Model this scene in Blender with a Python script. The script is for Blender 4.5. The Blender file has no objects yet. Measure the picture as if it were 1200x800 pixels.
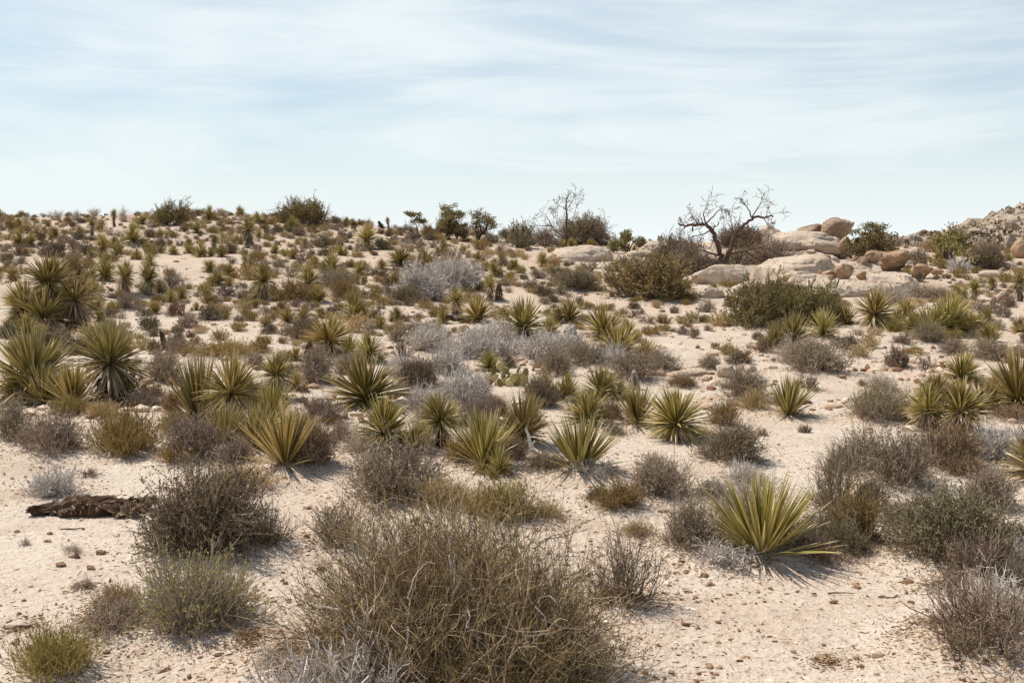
import bpy, math, random
import numpy as np
from mathutils import Vector, Matrix, Euler

SC = bpy.context.scene
COL = SC.collection
R = math.radians

# ------------------------------------------------------------------ noise
def _hash(ix, iy, iz, seed):
    n = (ix.astype(np.int64)*374761393 + iy.astype(np.int64)*668265263 + iz.astype(np.int64)*2147483647 + seed*974634777) & 0xffffffff
    n = ((n ^ (n >> 13))*1274126177) & 0xffffffff
    n = ((n ^ (n >> 16))*2246822519) & 0xffffffff
    n = n ^ (n >> 15)
    return (n & 0xffffff).astype(np.float64)/0xffffff
def vnoise(x, y, z=0.0, seed=0):
    x = np.asarray(x, float); y = np.asarray(y, float); z = np.asarray(z, float) + 0*x
    ix, iy, iz = np.floor(x), np.floor(y), np.floor(z)
    fx, fy, fz = x-ix, y-iy, z-iz
    fx = fx*fx*(3-2*fx); fy = fy*fy*(3-2*fy); fz = fz*fz*(3-2*fz)
    r = 0
    for a in (0, 1):
        for b in (0, 1):
            for c in (0, 1):
                w = (fx if a else 1-fx)*(fy if b else 1-fy)*(fz if c else 1-fz)
                r = r + w*_hash(ix+a, iy+b, iz+c, seed)
    return r*2-1
def fbm(x, y, z=0.0, o=4, seed=0, lac=2.03, g=.5):
    r = 0; a = 1.; f = 1.
    for i in range(o):
        r = r + a*vnoise(np.asarray(x)*f+i*17.3, np.asarray(y)*f-i*9.1, np.asarray(z)*f+i*3.7, seed+i); a *= g; f *= lac
    return r

# ------------------------------------------------------------------ camera
F = 1350.0; U0, V0, VH = 600., 400., 282.
CAMZ = 2.67
PITCH = math.atan((V0-VH)/F)
cam = bpy.data.cameras.new('camera'); camo = bpy.data.objects.new('camera', cam); COL.objects.link(camo)
cam.sensor_width = 36; cam.lens = F/1200*36; cam.clip_end = 20000; cam.clip_start = .1
camo.location = (0, 0, CAMZ); camo.rotation_euler = (math.pi/2-PITCH, 0, 0)
SC.camera = camo
CF = np.array([0, math.cos(PITCH), -math.sin(PITCH)]); CU = np.array([0, math.sin(PITCH), math.cos(PITCH)]); CR = np.array([1., 0, 0])
CP = np.array([0, 0, CAMZ])
def project(x, y, z):
    d = np.array([x, y, z]) - CP
    k = d@CF
    return U0+F*(d@CR)/k, V0-F*(d@CU)/k, k

# ------------------------------------------------------------------ terrain
_cx = np.array([-70, -45, -38.5, -31, -24.5, -20.8, -17.2, -13.7, -10.1, -6.6, -3, .6, 4.1, 12, 20, 28, 34, 45, 70.])
_cr = np.array([262, 256, 255, 253, 250, 251, 257, 264, 269, 273, 279, 285, 288, 289, 288, 291, 295, 297, 297.])
YC = 80.
_cz = CAMZ + (VH-_cr)/F*YC
def height(x, y):
    x = np.asarray(x, float); y = np.asarray(y, float)
    zc = np.interp(x + 3*np.sin(y*.06), _cx, _cz)
    t = np.clip((y-25)/(YC-25), 0, 1)
    rise = zc*(t**1.22)
    far = np.clip((y-YC-2)/70, 0, 1)
    rise = rise*(1-far*far*(3-2*far)) - 3.0*far
    amp = np.clip((y-14)/26, .12, 1)*np.clip(1-(y-110)/200, .3, 1)
    n = fbm(x/9.+3.1, y/6.5, o=3, seed=5)*.26*amp
    n = n*(1-.85*np.clip((y-55)/20, 0, 1)*(y < 110))
    near = fbm(x/2.3, y/2.0, o=3, seed=9)*.045*np.clip(1-(y-20)/60, 0.3, 1)
    side = .25*np.clip((-x-2.2)/4, 0, 1)*np.clip(1-(y-6)/14, 0, 1)
    return rise + n + near + side*.5

def ray(u, v):
    a = (u-U0)/F; b = (V0-v)/F
    return CF + a*CR + b*CU
_T = np.concatenate([np.arange(5, 30, .02), np.arange(30, 92, .05)])
BEDS = []
def ground_at(u, v):
    d = ray(u, v)
    P = CP[None] + _T[:, None]*d[None]
    hz = height(P[:, 0], P[:, 1]); gap = P[:, 2]-hz
    i = np.argmax(gap <= 0)
    if gap[i] > 0:
        m = (_T > 55) & (_T < 86)
        idx = np.where(m)[0]; i = idx[np.argmin(gap[idx])]
    x, y = float(P[i, 0]), float(P[i, 1]); z = float(height(x, y))
    for bf in BEDS: z = max(z, bf(x, y))
    return x, y, z, float(_T[i])

# ------------------------------------------------------------------ mesh helpers
def link(name, me, parent=None, loc=(0, 0, 0), rot=0., scale=(1, 1, 1)):
    o = bpy.data.objects.new(name, me); COL.objects.link(o)
    o.location = loc; o.rotation_euler = (0, 0, rot); o.scale = scale
    if parent is not None: o.parent = parent
    return o
def tag(o, label=None, cat=None, group=None, kind=None):
    if label: o['label'] = label
    if cat: o['category'] = cat
    if group: o['group'] = group
    if kind: o['kind'] = kind
    return o
def mesh(name, chunks, mats, smooth=False):
    """chunks: (verts (N,3), faces (M,k), v (N,), mat index)"""
    V = np.concatenate([c[0] for c in chunks]).astype(np.float32)
    loops = []; tot = []; mi = []; off = 0; att = []
    for c in chunks:
        f = np.asarray(c[1]); loops.append((f+off).ravel()); tot.append(np.full(len(f), f.shape[1])); mi.append(np.full(len(f), c[3]))
        att.append(np.broadcast_to(np.asarray(c[2], float), (len(c[0]),))); off += len(c[0])
    L = np.concatenate(loops).astype(np.int32); T = np.concatenate(tot).astype(np.int32); M = np.concatenate(mi).astype(np.int32)
    me = bpy.data.meshes.new(name)
    me.vertices.add(len(V)); me.vertices.foreach_set('co', V.ravel())
    me.loops.add(len(L)); me.loops.foreach_set('vertex_index', L)
    me.polygons.add(len(T)); st = np.concatenate([[0], np.cumsum(T)[:-1]]).astype(np.int32)
    me.polygons.foreach_set('loop_start', st); me.polygons.foreach_set('material_index', M)
    me.polygons.foreach_set('use_smooth', np.full(len(T), smooth))
    a = me.attributes.new('v', 'FLOAT', 'POINT'); a.data.foreach_set('value', np.concatenate(att).astype(np.float32))
    for m in mats: me.materials.append(m)
    me.update(calc_edges=True)
    return me
def nrm(a): return a/np.maximum(np.linalg.norm(a, axis=-1, keepdims=True), 1e-9)
def tubes(P, Rr, rng, S=3, v=None, mi=0, closed=False):
    N, K, _ = P.shape
    t = nrm(np.gradient(P, axis=1))
    ref = nrm(rng.normal(size=(N, 1, 3)))
    n1 = nrm(np.cross(t, ref+0*t)); n2 = np.cross(t, n1)
    a = np.arange(S)/S*2*np.pi
    V = P[:, :, None] + Rr[:, :, None, None]*(n1[:, :, None]*np.cos(a)[None, None, :, None] + n2[:, :, None]*np.sin(a)[None, None, :, None])
    idx = np.arange(N*K*S).reshape(N, K, S)
    nx = np.roll(idx, -1, axis=2)
    Fq = np.stack([idx[:, :-1], nx[:, :-1], nx[:, 1:], idx[:, 1:]], -1).reshape(-1, 4)
    vv = np.zeros(N) if v is None else np.broadcast_to(np.asarray(v), (N,))
    return (V.reshape(-1, 3), Fq, np.repeat(vv, K*S), mi)
def leaves(C, D, ln, wd, rng, v, mi=0):
    """diamond leaves: centre base C (N,3), direction D, length, width"""
    N = len(C); D = nrm(D); s = nrm(np.cross(D, rng.normal(size=(N, 3))))
    ln = np.broadcast_to(ln, (N,))[:, None]; wd = np.broadcast_to(wd, (N,))[:, None]
    a = C; b = C+D*ln*.45+s*wd*.5; c = C+D*ln; d = C+D*ln*.45-s*wd*.5
    V = np.stack([a, b, c, d], 1).reshape(-1, 3)
    return (V, np.arange(4*N).reshape(N, 4), np.repeat(np.broadcast_to(v, (N,)), 4), mi)

# ------------------------------------------------------------------ materials
def s2l(c):
    return tuple(((x/255)/12.92 if x/255 <= .04045 else ((x/255+.055)/1.055)**2.4) for x in c)
def newmat(name):
    m = bpy.data.materials.new(name); m.use_nodes = True; nt = m.node_tree
    for n in list(nt.nodes): nt.nodes.remove(n)
    out = nt.nodes.new('ShaderNodeOutputMaterial')
    return m, nt, out
def ramp(nt, cols):
    r = nt.nodes.new('ShaderNodeValToRGB'); e = r.color_ramp.elements
    while len(e) < len(cols): e.new(.5)
    for i, (p, c) in enumerate(cols): e[i].position = p; e[i].color = (*c, 1)
    return r
def plant_mat(name, cols, rough=.7, trans=0.0, var=.18, huev=.02, spec=.25):
    """cols: list of (pos, linear rgb) over attribute v"""
    m, nt, out = newmat(name); N = nt.nodes; Lk = nt.links
    at = N.new('ShaderNodeAttribute'); at.attribute_name = 'v'
    r = ramp(nt, cols); Lk.new(at.outputs['Fac'], r.inputs[0])
    oi = N.new('ShaderNodeObjectInfo'); hs = N.new('ShaderNodeHueSaturation')
    mr = N.new('ShaderNodeMapRange'); mr.inputs[3].default_value = 1-var; mr.inputs[4].default_value = 1+var
    Lk.new(oi.outputs['Random'], mr.inputs[0]); Lk.new(mr.outputs[0], hs.inputs['Value'])
    m2 = N.new('ShaderNodeMath'); m2.operation = 'MULTIPLY'; m2.inputs[1].default_value = 7.31; Lk.new(oi.outputs['Random'], m2.inputs[0])
    m3 = N.new('ShaderNodeMath'); m3.operation = 'FRACT'; Lk.new(m2.outputs[0], m3.inputs[0])
    mh = N.new('ShaderNodeMapRange'); mh.inputs[3].default_value = .5-huev; mh.inputs[4].default_value = .5+huev
    Lk.new(m3.outputs[0], mh.inputs[0]); Lk.new(mh.outputs[0], hs.inputs['Hue'])
    Lk.new(r.outputs[0], hs.inputs['Color'])
    p = N.new('ShaderNodeBsdfPrincipled'); p.inputs['Roughness'].default_value = rough; p.inputs['Specular IOR Level'].default_value = spec
    Lk.new(hs.outputs[0], p.inputs['Base Color'])
    if trans > 0:
        tr = N.new('ShaderNodeBsdfTranslucent'); Lk.new(hs.outputs[0], tr.inputs[0])
        mx = N.new('ShaderNodeMixShader'); mx.inputs[0].default_value = trans
        Lk.new(p.outputs[0], mx.inputs[1]); Lk.new(tr.outputs[0], mx.inputs[2]); Lk.new(mx.outputs[0], out.inputs[0])
    else: Lk.new(p.outputs[0], out.inputs[0])
    return m
def cr(*cs):
    n = len(cs); k = lambda i: (.68, .9, 1.04)[min(2, int(i/(n-1)*2.01))]; return [(i/(n-1), tuple(x*k(i) for x in s2l(c))) for i, c in enumerate(cs)]
MT = dict(
 yleaf=plant_mat('yucca_leaf', [(0, s2l((90, 77, 37))), (.35, s2l((130, 115, 57))), (.7, s2l((172, 155, 88))), (.9, s2l((212, 192, 140))), (.94, s2l((206, 190, 146))), (1, s2l((120, 90, 60)))], rough=.38, trans=.1, var=.2, huev=.01, spec=.5),
 ydead=plant_mat('dead_yucca_leaf', cr((84, 66, 50), (150, 122, 94), (192, 170, 140), (214, 200, 178)), rough=.8, var=.15),
 ytrunk=plant_mat('yucca_trunk', cr((60, 46, 36), (104, 84, 66)), rough=.95),
 gstem=plant_mat('grey_stem', cr((80, 60, 46), (132, 108, 88), (188, 168, 148)), rough=.9),
 gleaf=plant_mat('grey_leaf', cr((104, 88, 70), (160, 142, 119), (218, 203, 180)), rough=.85, trans=.1, huev=.012),
 dleaf=plant_mat('dark_leaf', cr((86, 73, 52), (136, 119, 91), (196, 180, 152)), rough=.8, trans=.1),
 dstem=plant_mat('dark_stem', cr((74, 60, 46), (124, 106, 84), (172, 154, 132)), rough=.9),
 oleaf=plant_mat('olive_blade', cr((108, 88, 48), (162, 138, 80), (208, 186, 128)), rough=.75, trans=.12, huev=.015),
 sleaf=plant_mat('straw_blade', cr((140, 112, 70), (190, 166, 116), (220, 202, 160)), rough=.75, trans=.15, huev=.01),
 silver=plant_mat('silver_twig', cr((128, 114, 100), (190, 178, 166), (230, 222, 212)), rough=.8, var=.1, huev=.005),
 rstem=plant_mat('rabbitbrush_stem', cr((100, 84, 72), (150, 134, 118), (186, 174, 160)), rough=.85, huev=.01),
 rtip=plant_mat('rabbitbrush_tip', cr((146, 132, 74), (186, 170, 106), (218, 206, 150)), rough=.7, trans=.15, huev=.01),
 eleaf=plant_mat('evergreen_leaf', cr((74, 66, 30), (120, 106, 52), (168, 150, 86), (196, 168, 108)), rough=.6, trans=.15),
 tleaf=plant_mat('tree_leaf', cr((86, 76, 42), (130, 116, 68), (178, 162, 112)), rough=.65, trans=.12),
 bark=plant_mat('bark', cr((52, 40, 33), (84, 64, 52), (120, 98, 84)), rough=.95, huev=.005),
 deadbark=plant_mat('dead_bark', cr((66, 48, 39), (104, 81, 66), (146, 122, 104)), rough=.9, huev=.005),
 pleaf=plant_mat('ephedra_twig', cr((84, 65, 36), (136, 110, 66), (178, 150, 102), (218, 198, 164)), rough=.75, trans=.05, huev=0),
 pstem=plant_mat('ephedra_stem', cr((60, 46, 36), (110, 90, 72), (190, 178, 164)), rough=.85, huev=0),
 nleaf=plant_mat('rusty_leaf', cr((104, 84, 42), (150, 124, 66), (186, 160, 98)), rough=.8, trans=.1, huev=.01),
 brown=plant_mat('brown_twig', cr((74, 54, 38), (124, 98, 72), (172, 146, 116)), rough=.9, huev=.01),
 wstem=plant_mat('pale_twig', cr((130, 112, 94), (178, 162, 142), (212, 200, 184)), rough=.85, huev=.01),
 pad=plant_mat('cactus_pad', cr((122, 112, 66), (156, 144, 92), (190, 176, 128)), rough=.6, huev=.01),
 spine=plant_mat('cactus_spine', cr((190, 160, 110), (225, 205, 165)), rough=.6),
 log=plant_mat('rotten_bark', cr((64, 48, 37), (112, 86, 66), (158, 130, 104), (190, 166, 140)), rough=.95, huev=.005),
 litter=plant_mat('plant_litter', cr((100, 74, 54), (146, 114, 88), (188, 160, 132)), rough=.95),
 white=plant_mat('bleached_wood', cr((176, 174, 172), (226, 224, 222)), rough=.8, huev=0),
)

def ground_material():
    m, nt, out = newmat('desert_sand'); N = nt.nodes; L = nt.links
    g = N.new('ShaderNodeNewGeometry'); pos = g.outputs['Position']
    def noise(s, d=4, r=.55, dist=0):
        n = N.new('ShaderNodeTexNoise'); n.inputs['Scale'].default_value = s; n.inputs['Detail'].default_value = d
        n.inputs['Roughness'].default_value = r; n.inputs['Distortion'].default_value = dist; L.new(pos, n.inputs['Vector']); return n
    def mix(f, a, b, bt='MIX'):
        x = N.new('ShaderNodeMix'); x.data_type = 'RGBA'; x.blend_type = bt
        if isinstance(f, float): x.inputs[0].default_value = f
        else: L.new(f, x.inputs[0])
        for s, k in ((a, 6), (b, 7)):
            if isinstance(s, tuple): x.inputs[k].default_value = (*s, 1)
            else: L.new(s, x.inputs[k])
        return x.outputs[2]
    def mr(x, a, b, c=0., d=1.):
        n = N.new('ShaderNodeMapRange'); n.inputs[1].default_value = a; n.inputs[2].default_value = b; n.inputs[3].default_value = c; n.inputs[4].default_value = d
        L.new(x, n.inputs[0]); return n.outputs[0]
    n1 = noise(.16, 5, .6, .6); n2 = noise(1.1, 5, .65, .4); n3 = noise(9, 4, .6); n4 = noise(70, 3, .7); n5 = noise(28, 3, .6)
    base = mix(mr(n1.outputs[0], .38, .62), (.63, .54, .44), (.55, .43, .325))
    base = mix(mr(n2.outputs[0], .46, .68, 0, .7), base, (.45, .32, .22))
    base = mix(mr(n3.outputs[0], .35, .7, 0., .45), base, (.655, .575, .47))
    base = mix(mr(n5.outputs[0], .53, .68, 0., .8), base, (.38, .27, .19))
    base = mix(mr(n4.outputs[0], .55, .72, 0., .8), base, (.26, .185, .13))
    base = mix(mr(n4.outputs[0], .44, .30, 0., .7), base, (.72, .64, .55))
    sp = N.new('ShaderNodeSeparateXYZ'); L.new(pos, sp.inputs[0])
    sl_ = N.new('ShaderNodeMath'); sl_.operation = 'MULTIPLY'; L.new(mr(sp.outputs[1], 22, 60, 0, .75), sl_.inputs[0]); L.new(mr(n1.outputs[0], .3, .6, .4, 1.), sl_.inputs[1])
    base = mix(sl_.outputs[0], base, (.50, .37, .27))
    vo = N.new('ShaderNodeTexVoronoi'); vo.inputs['Scale'].default_value = 22; L.new(pos, vo.inputs['Vector'])
    wn = N.new('ShaderNodeTexWhiteNoise'); wn.noise_dimensions = '3D'; L.new(vo.outputs['Position'], wn.inputs['Vector'])
    st = N.new('ShaderNodeMath'); st.operation = 'GREATER_THAN'; st.inputs[1].default_value = .80; L.new(wn.outputs[0], st.inputs[0])
    di = mr(vo.outputs['Distance'], .34, .26)
    mu = N.new('ShaderNodeMath'); mu.operation = 'MULTIPLY'; L.new(st.outputs[0], mu.inputs[0]); L.new(di, mu.inputs[1])
    mu2 = N.new('ShaderNodeMath'); mu2.operation = 'MULTIPLY'; L.new(mu.outputs[0], mu2.inputs[0]); L.new(mr(n2.outputs[0], .42, .6, .1, .8), mu2.inputs[1])
    base = mix(mu2.outputs[0], base, (.42, .29, .19))
    p = N.new('ShaderNodeBsdfPrincipled'); p.inputs['Roughness'].default_value = .95; p.inputs['Specular IOR Level'].default_value = .15
    L.new(base, p.inputs['Base Color'])
    b1 = N.new('ShaderNodeBump'); b1.inputs['Strength'].default_value = .55; b1.inputs['Distance'].default_value = .02; L.new(n4.outputs[0], b1.inputs['Height'])
    b2 = N.new('ShaderNodeBump'); b2.inputs['Strength'].default_value = .6; b2.inputs['Distance'].default_value = .08; L.new(n3.outputs[0], b2.inputs['Height']); L.new(b1.outputs[0], b2.inputs['Normal'])
    b3 = N.new('ShaderNodeBump'); b3.inputs['Strength'].default_value = .6; b3.inputs['Distance'].default_value = .03; L.new(mu2.outputs[0], b3.inputs['Height']); L.new(b2.outputs[0], b3.inputs['Normal'])
    L.new(b3.outputs[0], p.inputs['Normal']); L.new(p.outputs[0], out.inputs[0])
    return m
def rock_material(name, c1, c2, c3, sc=1.0, cracks=True):
    m, nt, out = newmat(name); N = nt.nodes; L = nt.links
    tc = N.new('ShaderNodeNewGeometry')
    def noise(s, d=5, r=.6, dist=0):
        n = N.new('ShaderNodeTexNoise'); n.inputs['Scale'].default_value = s*sc; n.inputs['Detail'].default_value = d
        n.inputs['Roughness'].default_value = r; n.inputs['Distortion'].default_value = dist; L.new(tc.outputs['Position'], n.inputs['Vector']); return n.outputs[0]
    def mr(x, a, b, c=0., d=1.):
        n = N.new('ShaderNodeMapRange'); n.inputs[1].default_value = a; n.inputs[2].default_value = b; n.inputs[3].default_value = c; n.inputs[4].default_value = d
        L.new(x, n.inputs[0]); return n.outputs[0]
    def mix(f, a, b):
        x = N.new('ShaderNodeMix'); x.data_type = 'RGBA'; L.new(f, x.inputs[0])
        for s, k in ((a, 6), (b, 7)):
            if isinstance(s, tuple): x.inputs[k].default_value = (*s, 1)
            else: L.new(s, x.inputs[k])
        return x.outputs[2]
    a = noise(.7, 5, .6, .5); b = noise(4, 5, .65); c = noise(40, 2, .6)
    col = mix(mr(a, .4, .6), c1, c2); col = mix(mr(b, .52, .72, 0, .8), col, c3); col = mix(mr(c, .6, .75, 0, .5), col, tuple(x*.45 for x in c3))
    p = N.new('ShaderNodeBsdfPrincipled'); p.inputs['Roughness'].default_value = .92; p.inputs['Specular IOR Level'].default_value = .2
    L.new(col, p.inputs['Base Color'])
    b1 = N.new('ShaderNodeBump'); b1.inputs['Strength'].default_value = .6; b1.inputs['Distance'].default_value = .12; L.new(b, b1.inputs['Height'])
    b2 = N.new('ShaderNodeBump'); b2.inputs['Strength'].default_value = .5; b2.inputs['Distance'].default_value = .02; L.new(c, b2.inputs['Height']); L.new(b1.outputs[0], b2.inputs['Normal'])
    L.new(b2.outputs[0], p.inputs['Normal']); L.new(p.outputs[0], out.inputs[0])
    return m
MT['granite'] = rock_material('pale_granite', (.56, .46, .36), (.49, .38, .28), (.37, .26, .175))
MT['tan'] = rock_material('tan_boulder', (.38, .275, .19), (.27, .18, .12), (.48, .39, .30))
MT['orange'] = rock_material('orange_boulder', (.42, .27, .16), (.27, .16, .095), (.52, .42, .32))
MT['hill'] = rock_material('hill_rock', (.37, .295, .225), (.29, .22, .165), (.43, .355, .28), sc=.12)
MT['pebble'] = plant_mat('pebble', cr((132, 92, 66), (170, 134, 104), (204, 176, 148), (226, 210, 190)), rough=.9, var=0, huev=0)
# ------------------------------------------------------------------ plant generators (unit size: width 1, standing on z=0)
def up_bend(P, k):
    s = np.linspace(0, 1, P.shape[1])[None, :, None]
    P = P.copy(); P[:, :, 2:] += k*s**2
    return P
def branch(rng, O, D, ln, K, wob, bend):
    """polylines from O along D, gently wandering"""
    N = len(O); D = nrm(D); P = np.zeros((N, K, 3)); P[:, 0] = O; d = D.copy()
    for k in range(1, K):
        d = nrm(d + rng.normal(size=(N, 3))*wob + np.array([0, 0, bend]))
        P[:, k] = P[:, k-1] + d*(ln[:, None]/(K-1))
    return P
def pick(rng, P, n, t0, t1, w=None):
    N, K, _ = P.shape; i = rng.integers(0, N, n) if w is None else rng.choice(N, n, p=w/w.sum())
    t = rng.uniform(t0, t1, n)*(K-1); k = np.minimum(t.astype(int), K-2); f = (t-k)[:, None]
    a = P[i, k]; b = P[i, k+1]
    return a*(1-f)+b*f, nrm(b-a), i, t/(K-1)
def bush(rng, H=.6, n0=40, n1=300, n2=900, nl=5000, leafs=.02, leafw=.4, tilt=80, tpow=.75, thick=.006, lump=.25, wob=.12, up=.06, rad0=.08,
         ms=None, mlf=None, l1=(.15, .33), l2=(.07, .16), t2leaf=(.3, 1.0), S=3, spreadleaf=.5, upleaf=.4, flat_leaf_v=None):
    th = R(1)*tilt*rng.uniform(0, 1, n0)**tpow; az = rng.uniform(0, 2*np.pi, n0)
    D = np.stack([np.sin(th)*np.cos(az), np.sin(th)*np.sin(az), np.cos(th)], 1)
    r = 1/np.sqrt((np.sin(th)/.5)**2+(np.cos(th)/H)**2)
    ph = rng.uniform(0, 9)
    az0 = rng.uniform(0, 6.28); lump = lump+.12; r = r*(1+.22*np.sin(th)*np.cos(az-az0))
    r = r*(1-lump*.6+lump*.9*vnoise(D[:, 0]*2.6+ph, D[:, 1]*2.6, D[:, 2]*2.6, 3))*rng.uniform(.78, 1.02, n0)
    O = np.stack([np.cos(az)*rad0*rng.uniform(0, 1, n0), np.sin(az)*rad0*rng.uniform(0, 1, n0), np.full(n0, -.02)], 1)
    P0 = branch(rng, O, D + rng.normal(size=(n0, 3))*.08, r*.82, 7, wob, up)
    s = np.linspace(0, 1, 7)[None]
    sv = rng.uniform(0, 1, n0)
    st = [tubes(P0, thick*1.9*(1-.65*s)*rng.uniform(.6, 1.3, (n0, 1)), rng, S, sv*.6)]
    P1 = P0; i1 = np.arange(n0)
    if n1:
        o, d, i, t = pick(rng, P0, n1, .3, .98)
        P1 = branch(rng, o, d + rng.normal(size=(n1, 3))*.55 + np.array([0, 0, .15]), rng.uniform(*l1, n1), 5, wob*1.3, up)
        st.append(tubes(P1, thick*.95*(1-.6*np.linspace(0, 1, 5)[None])*rng.uniform(.6, 1.2, (n1, 1)), rng, S, .2+.8*rng.uniform(0, 1, n1)))
    P2 = P1
    if n2:
        o, d, i, t = pick(rng, P1, n2, .2, 1.)
        P2 = branch(rng, o, d + rng.normal(size=(n2, 3))*.6 + np.array([0, 0, .15]), rng.uniform(*l2, n2), 4, wob*1.5, up)
        st.append(tubes(P2, thick*.6*(1-.6*np.linspace(0, 1, 4)[None])*rng.uniform(.6, 1.2, (n2, 1)), rng, S, .3+.7*rng.uniform(0, 1, n2)))
    lf = []
    if nl:
        h = nl//4
        for PP, n in ((P1, h), (P2, nl-h)):
            o, d, i, t = pick(rng, PP, n, *t2leaf)
            q = np.mod(i*0.618, 1)
            v = np.clip(.55*q+.45*rng.uniform(0, 1, n), 0, 1)
            lf.append(leaves(o, d*(1-spreadleaf*.5)+rng.normal(size=(n, 3))*spreadleaf+np.array([0, 0, upleaf*.5]), leafs*rng.uniform(.6, 1.4, n), leafs*leafw*rng.uniform(.7, 1.3, n), rng, v))
    for c in st+lf:
        z = c[0][:, 2]; c[0][:, 2] = np.maximum(z, -.02)
    return st, lf
def blades(rng, n, L, el0, el1, width, K=5, droop=0.0, v0=0, v1=.85, C=(0, 0, 0), tipv=True, spread=.02, epow=1.0, fold=.35, root=.5):
    az = rng.uniform(0, 2*np.pi, n)
    u = rng.uniform(0, 1, n)**epow
    el = R(1)*(el0+(el1-el0)*u)
    D = np.stack([np.cos(el)*np.cos(az), np.cos(el)*np.sin(az), np.sin(el)], 1)
    ln = L*rng.uniform(.78, 1.08, n)
    s = np.linspace(0, 1, K)
    P = np.array(C)[None, None] + D[:, None]*(ln[:, None, None]*s[None, :, None]+spread)
    dr = droop*rng.uniform(.2, 1.6, n)*np.cos(el)
    P[:, :, 2] -= (dr*ln)[:, None]*s[None]**2
    side = nrm(np.cross(D, np.array([0, 0, 1.])+rng.normal(size=(n, 3))*.25))[:, None]
    upv = np.cross(side, D[:, None])
    w = width*(root+(1-root)*np.clip(s/.35, 0, 1))*np.clip((1-s)/.5, 0, 1)**.8
    w[-1] = width*.03
    w = w[None, :, None]*rng.uniform(.8, 1.2, (n, 1, 1))
    A = P+side*w*.5+upv*w*fold*.5; B = P - upv*w*fold*.3; Cc = P-side*w*.5+upv*w*fold*.5
    V = np.stack([A, B, Cc], 2)
    idx = np.arange(n*K*3).reshape(n, K, 3)
    f = [np.stack([idx[:, :-1, a], idx[:, :-1, a+1], idx[:, 1:, a+1], idx[:, 1:, a]], -1).reshape(-1, 4) for a in (0, 1)]
    vv = v0+(v1-v0)*rng.uniform(0, 1, n)
    vp = np.repeat(vv[:, None], K, 1)
    if tipv: vp[:, -1] = 1.0; vp[:, -2] = np.maximum(vp[:, -2], .6*vp[:, -2]+.25)
    return (V.reshape(-1, 3), np.concatenate(f), np.repeat(vp.ravel(), 3), 0)
def trunk_tube(rng, P, r, n=10, v=.5):
    P = np.array(P, float)[None]; rr = np.array(r, float)[None]
    c = tubes(P, rr, rng, n, v)
    c[0][:] += rng.normal(size=c[0].shape)*rr.mean()*.12
    return c
def dense(pts, k):
    pts = np.array(pts, float); s = np.linspace(0, len(pts)-1, k); i = np.minimum(s.astype(int), len(pts)-2); f = (s-i)[:, None]
    return pts[i]*(1-f)+pts[i+1]*f
def yucca_head(rng, kind, hc, n=110, lean=(0, 0)):
    """returns dict of chunks. rosette radius .5 ; centre at height hc"""
    C = (lean[0]*hc, lean[1]*hc, hc)
    out = {'leaf_rosette': None, 'trunk': None, 'dead_leaf_skirt': None}
    if kind == 'f':
        L = .80
        lf = [blades(rng, int(n*1.7), L, 42, 88, .027, C=C, droop=.03, v0=.1, v1=.85), blades(rng, int(n*.3), L*.85, 18, 50, .027, C=C, droop=.12, v0=.3, v1=.95)]
        sk = [blades(rng, 60, L*.62, -25, 25, .02, C=(C[0], C[1], hc*.8+.02), droop=.35, v0=.3, v1=1, tipv=False)]
    else:
        L = .52
        lf = [blades(rng, int(n*.95), L, 30, 88, .025, C=C, droop=.03, v0=.05, v1=.85), blades(rng, int(n*.95), L, -4, 45, .025, C=C, droop=.14, v0=.1, v1=.9),
              blades(rng, int(n*.4), L*.95, -40, 8, .024, C=C, droop=.15, v0=.45, v1=.93)]
        sk = [blades(rng, 70, L*.85, -65, -5, .022, C=C, droop=.35, v0=.2, v1=1, tipv=False)]
        if hc > .25:
            m = int(110+150*hc)
            for q in range(m//8):
                f = rng.uniform(.12, 1)
                sk.append(blades(rng, 10, min(L*.7, hc*.6+.1), -84, -35, .024, C=(C[0]*f, C[1]*f, hc*f), droop=0, v0=0, v1=.85, tipv=False, spread=.05))
    tl = rng.uniform(0, .38) if kind != 'f' else rng.uniform(0, .12); ta = rng.uniform(0, 6.28)
    Mx = np.array(Matrix.Rotation(tl, 3, Vector((math.cos(ta), math.sin(ta), 0)))); Cv = np.array(C)
    for c in lf: c[0][:] = (c[0]-Cv)@Mx.T+Cv
    out['leaf_rosette'] = lf
    out['dead_leaf_skirt'] = sk
    r = .07 if kind != 'f' else .05
    out['trunk'] = [trunk_tube(rng, dense([(0, 0, -.06), (C[0]*.5, C[1]*.5, hc*.5), (C[0], C[1], hc+.03)], 7), np.linspace(r*1.25, r*.9, 7), 9, .4)]
    for c in out['leaf_rosette']+out['dead_leaf_skirt']: c[0][:, 2] = np.maximum(c[0][:, 2], -.015+.02*rng.uniform(0, 1, len(c[0])))
    return out
YM = {'leaf_rosette': 'yleaf', 'dead_leaf_skirt': 'ydead', 'trunk': 'ytrunk'}
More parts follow.
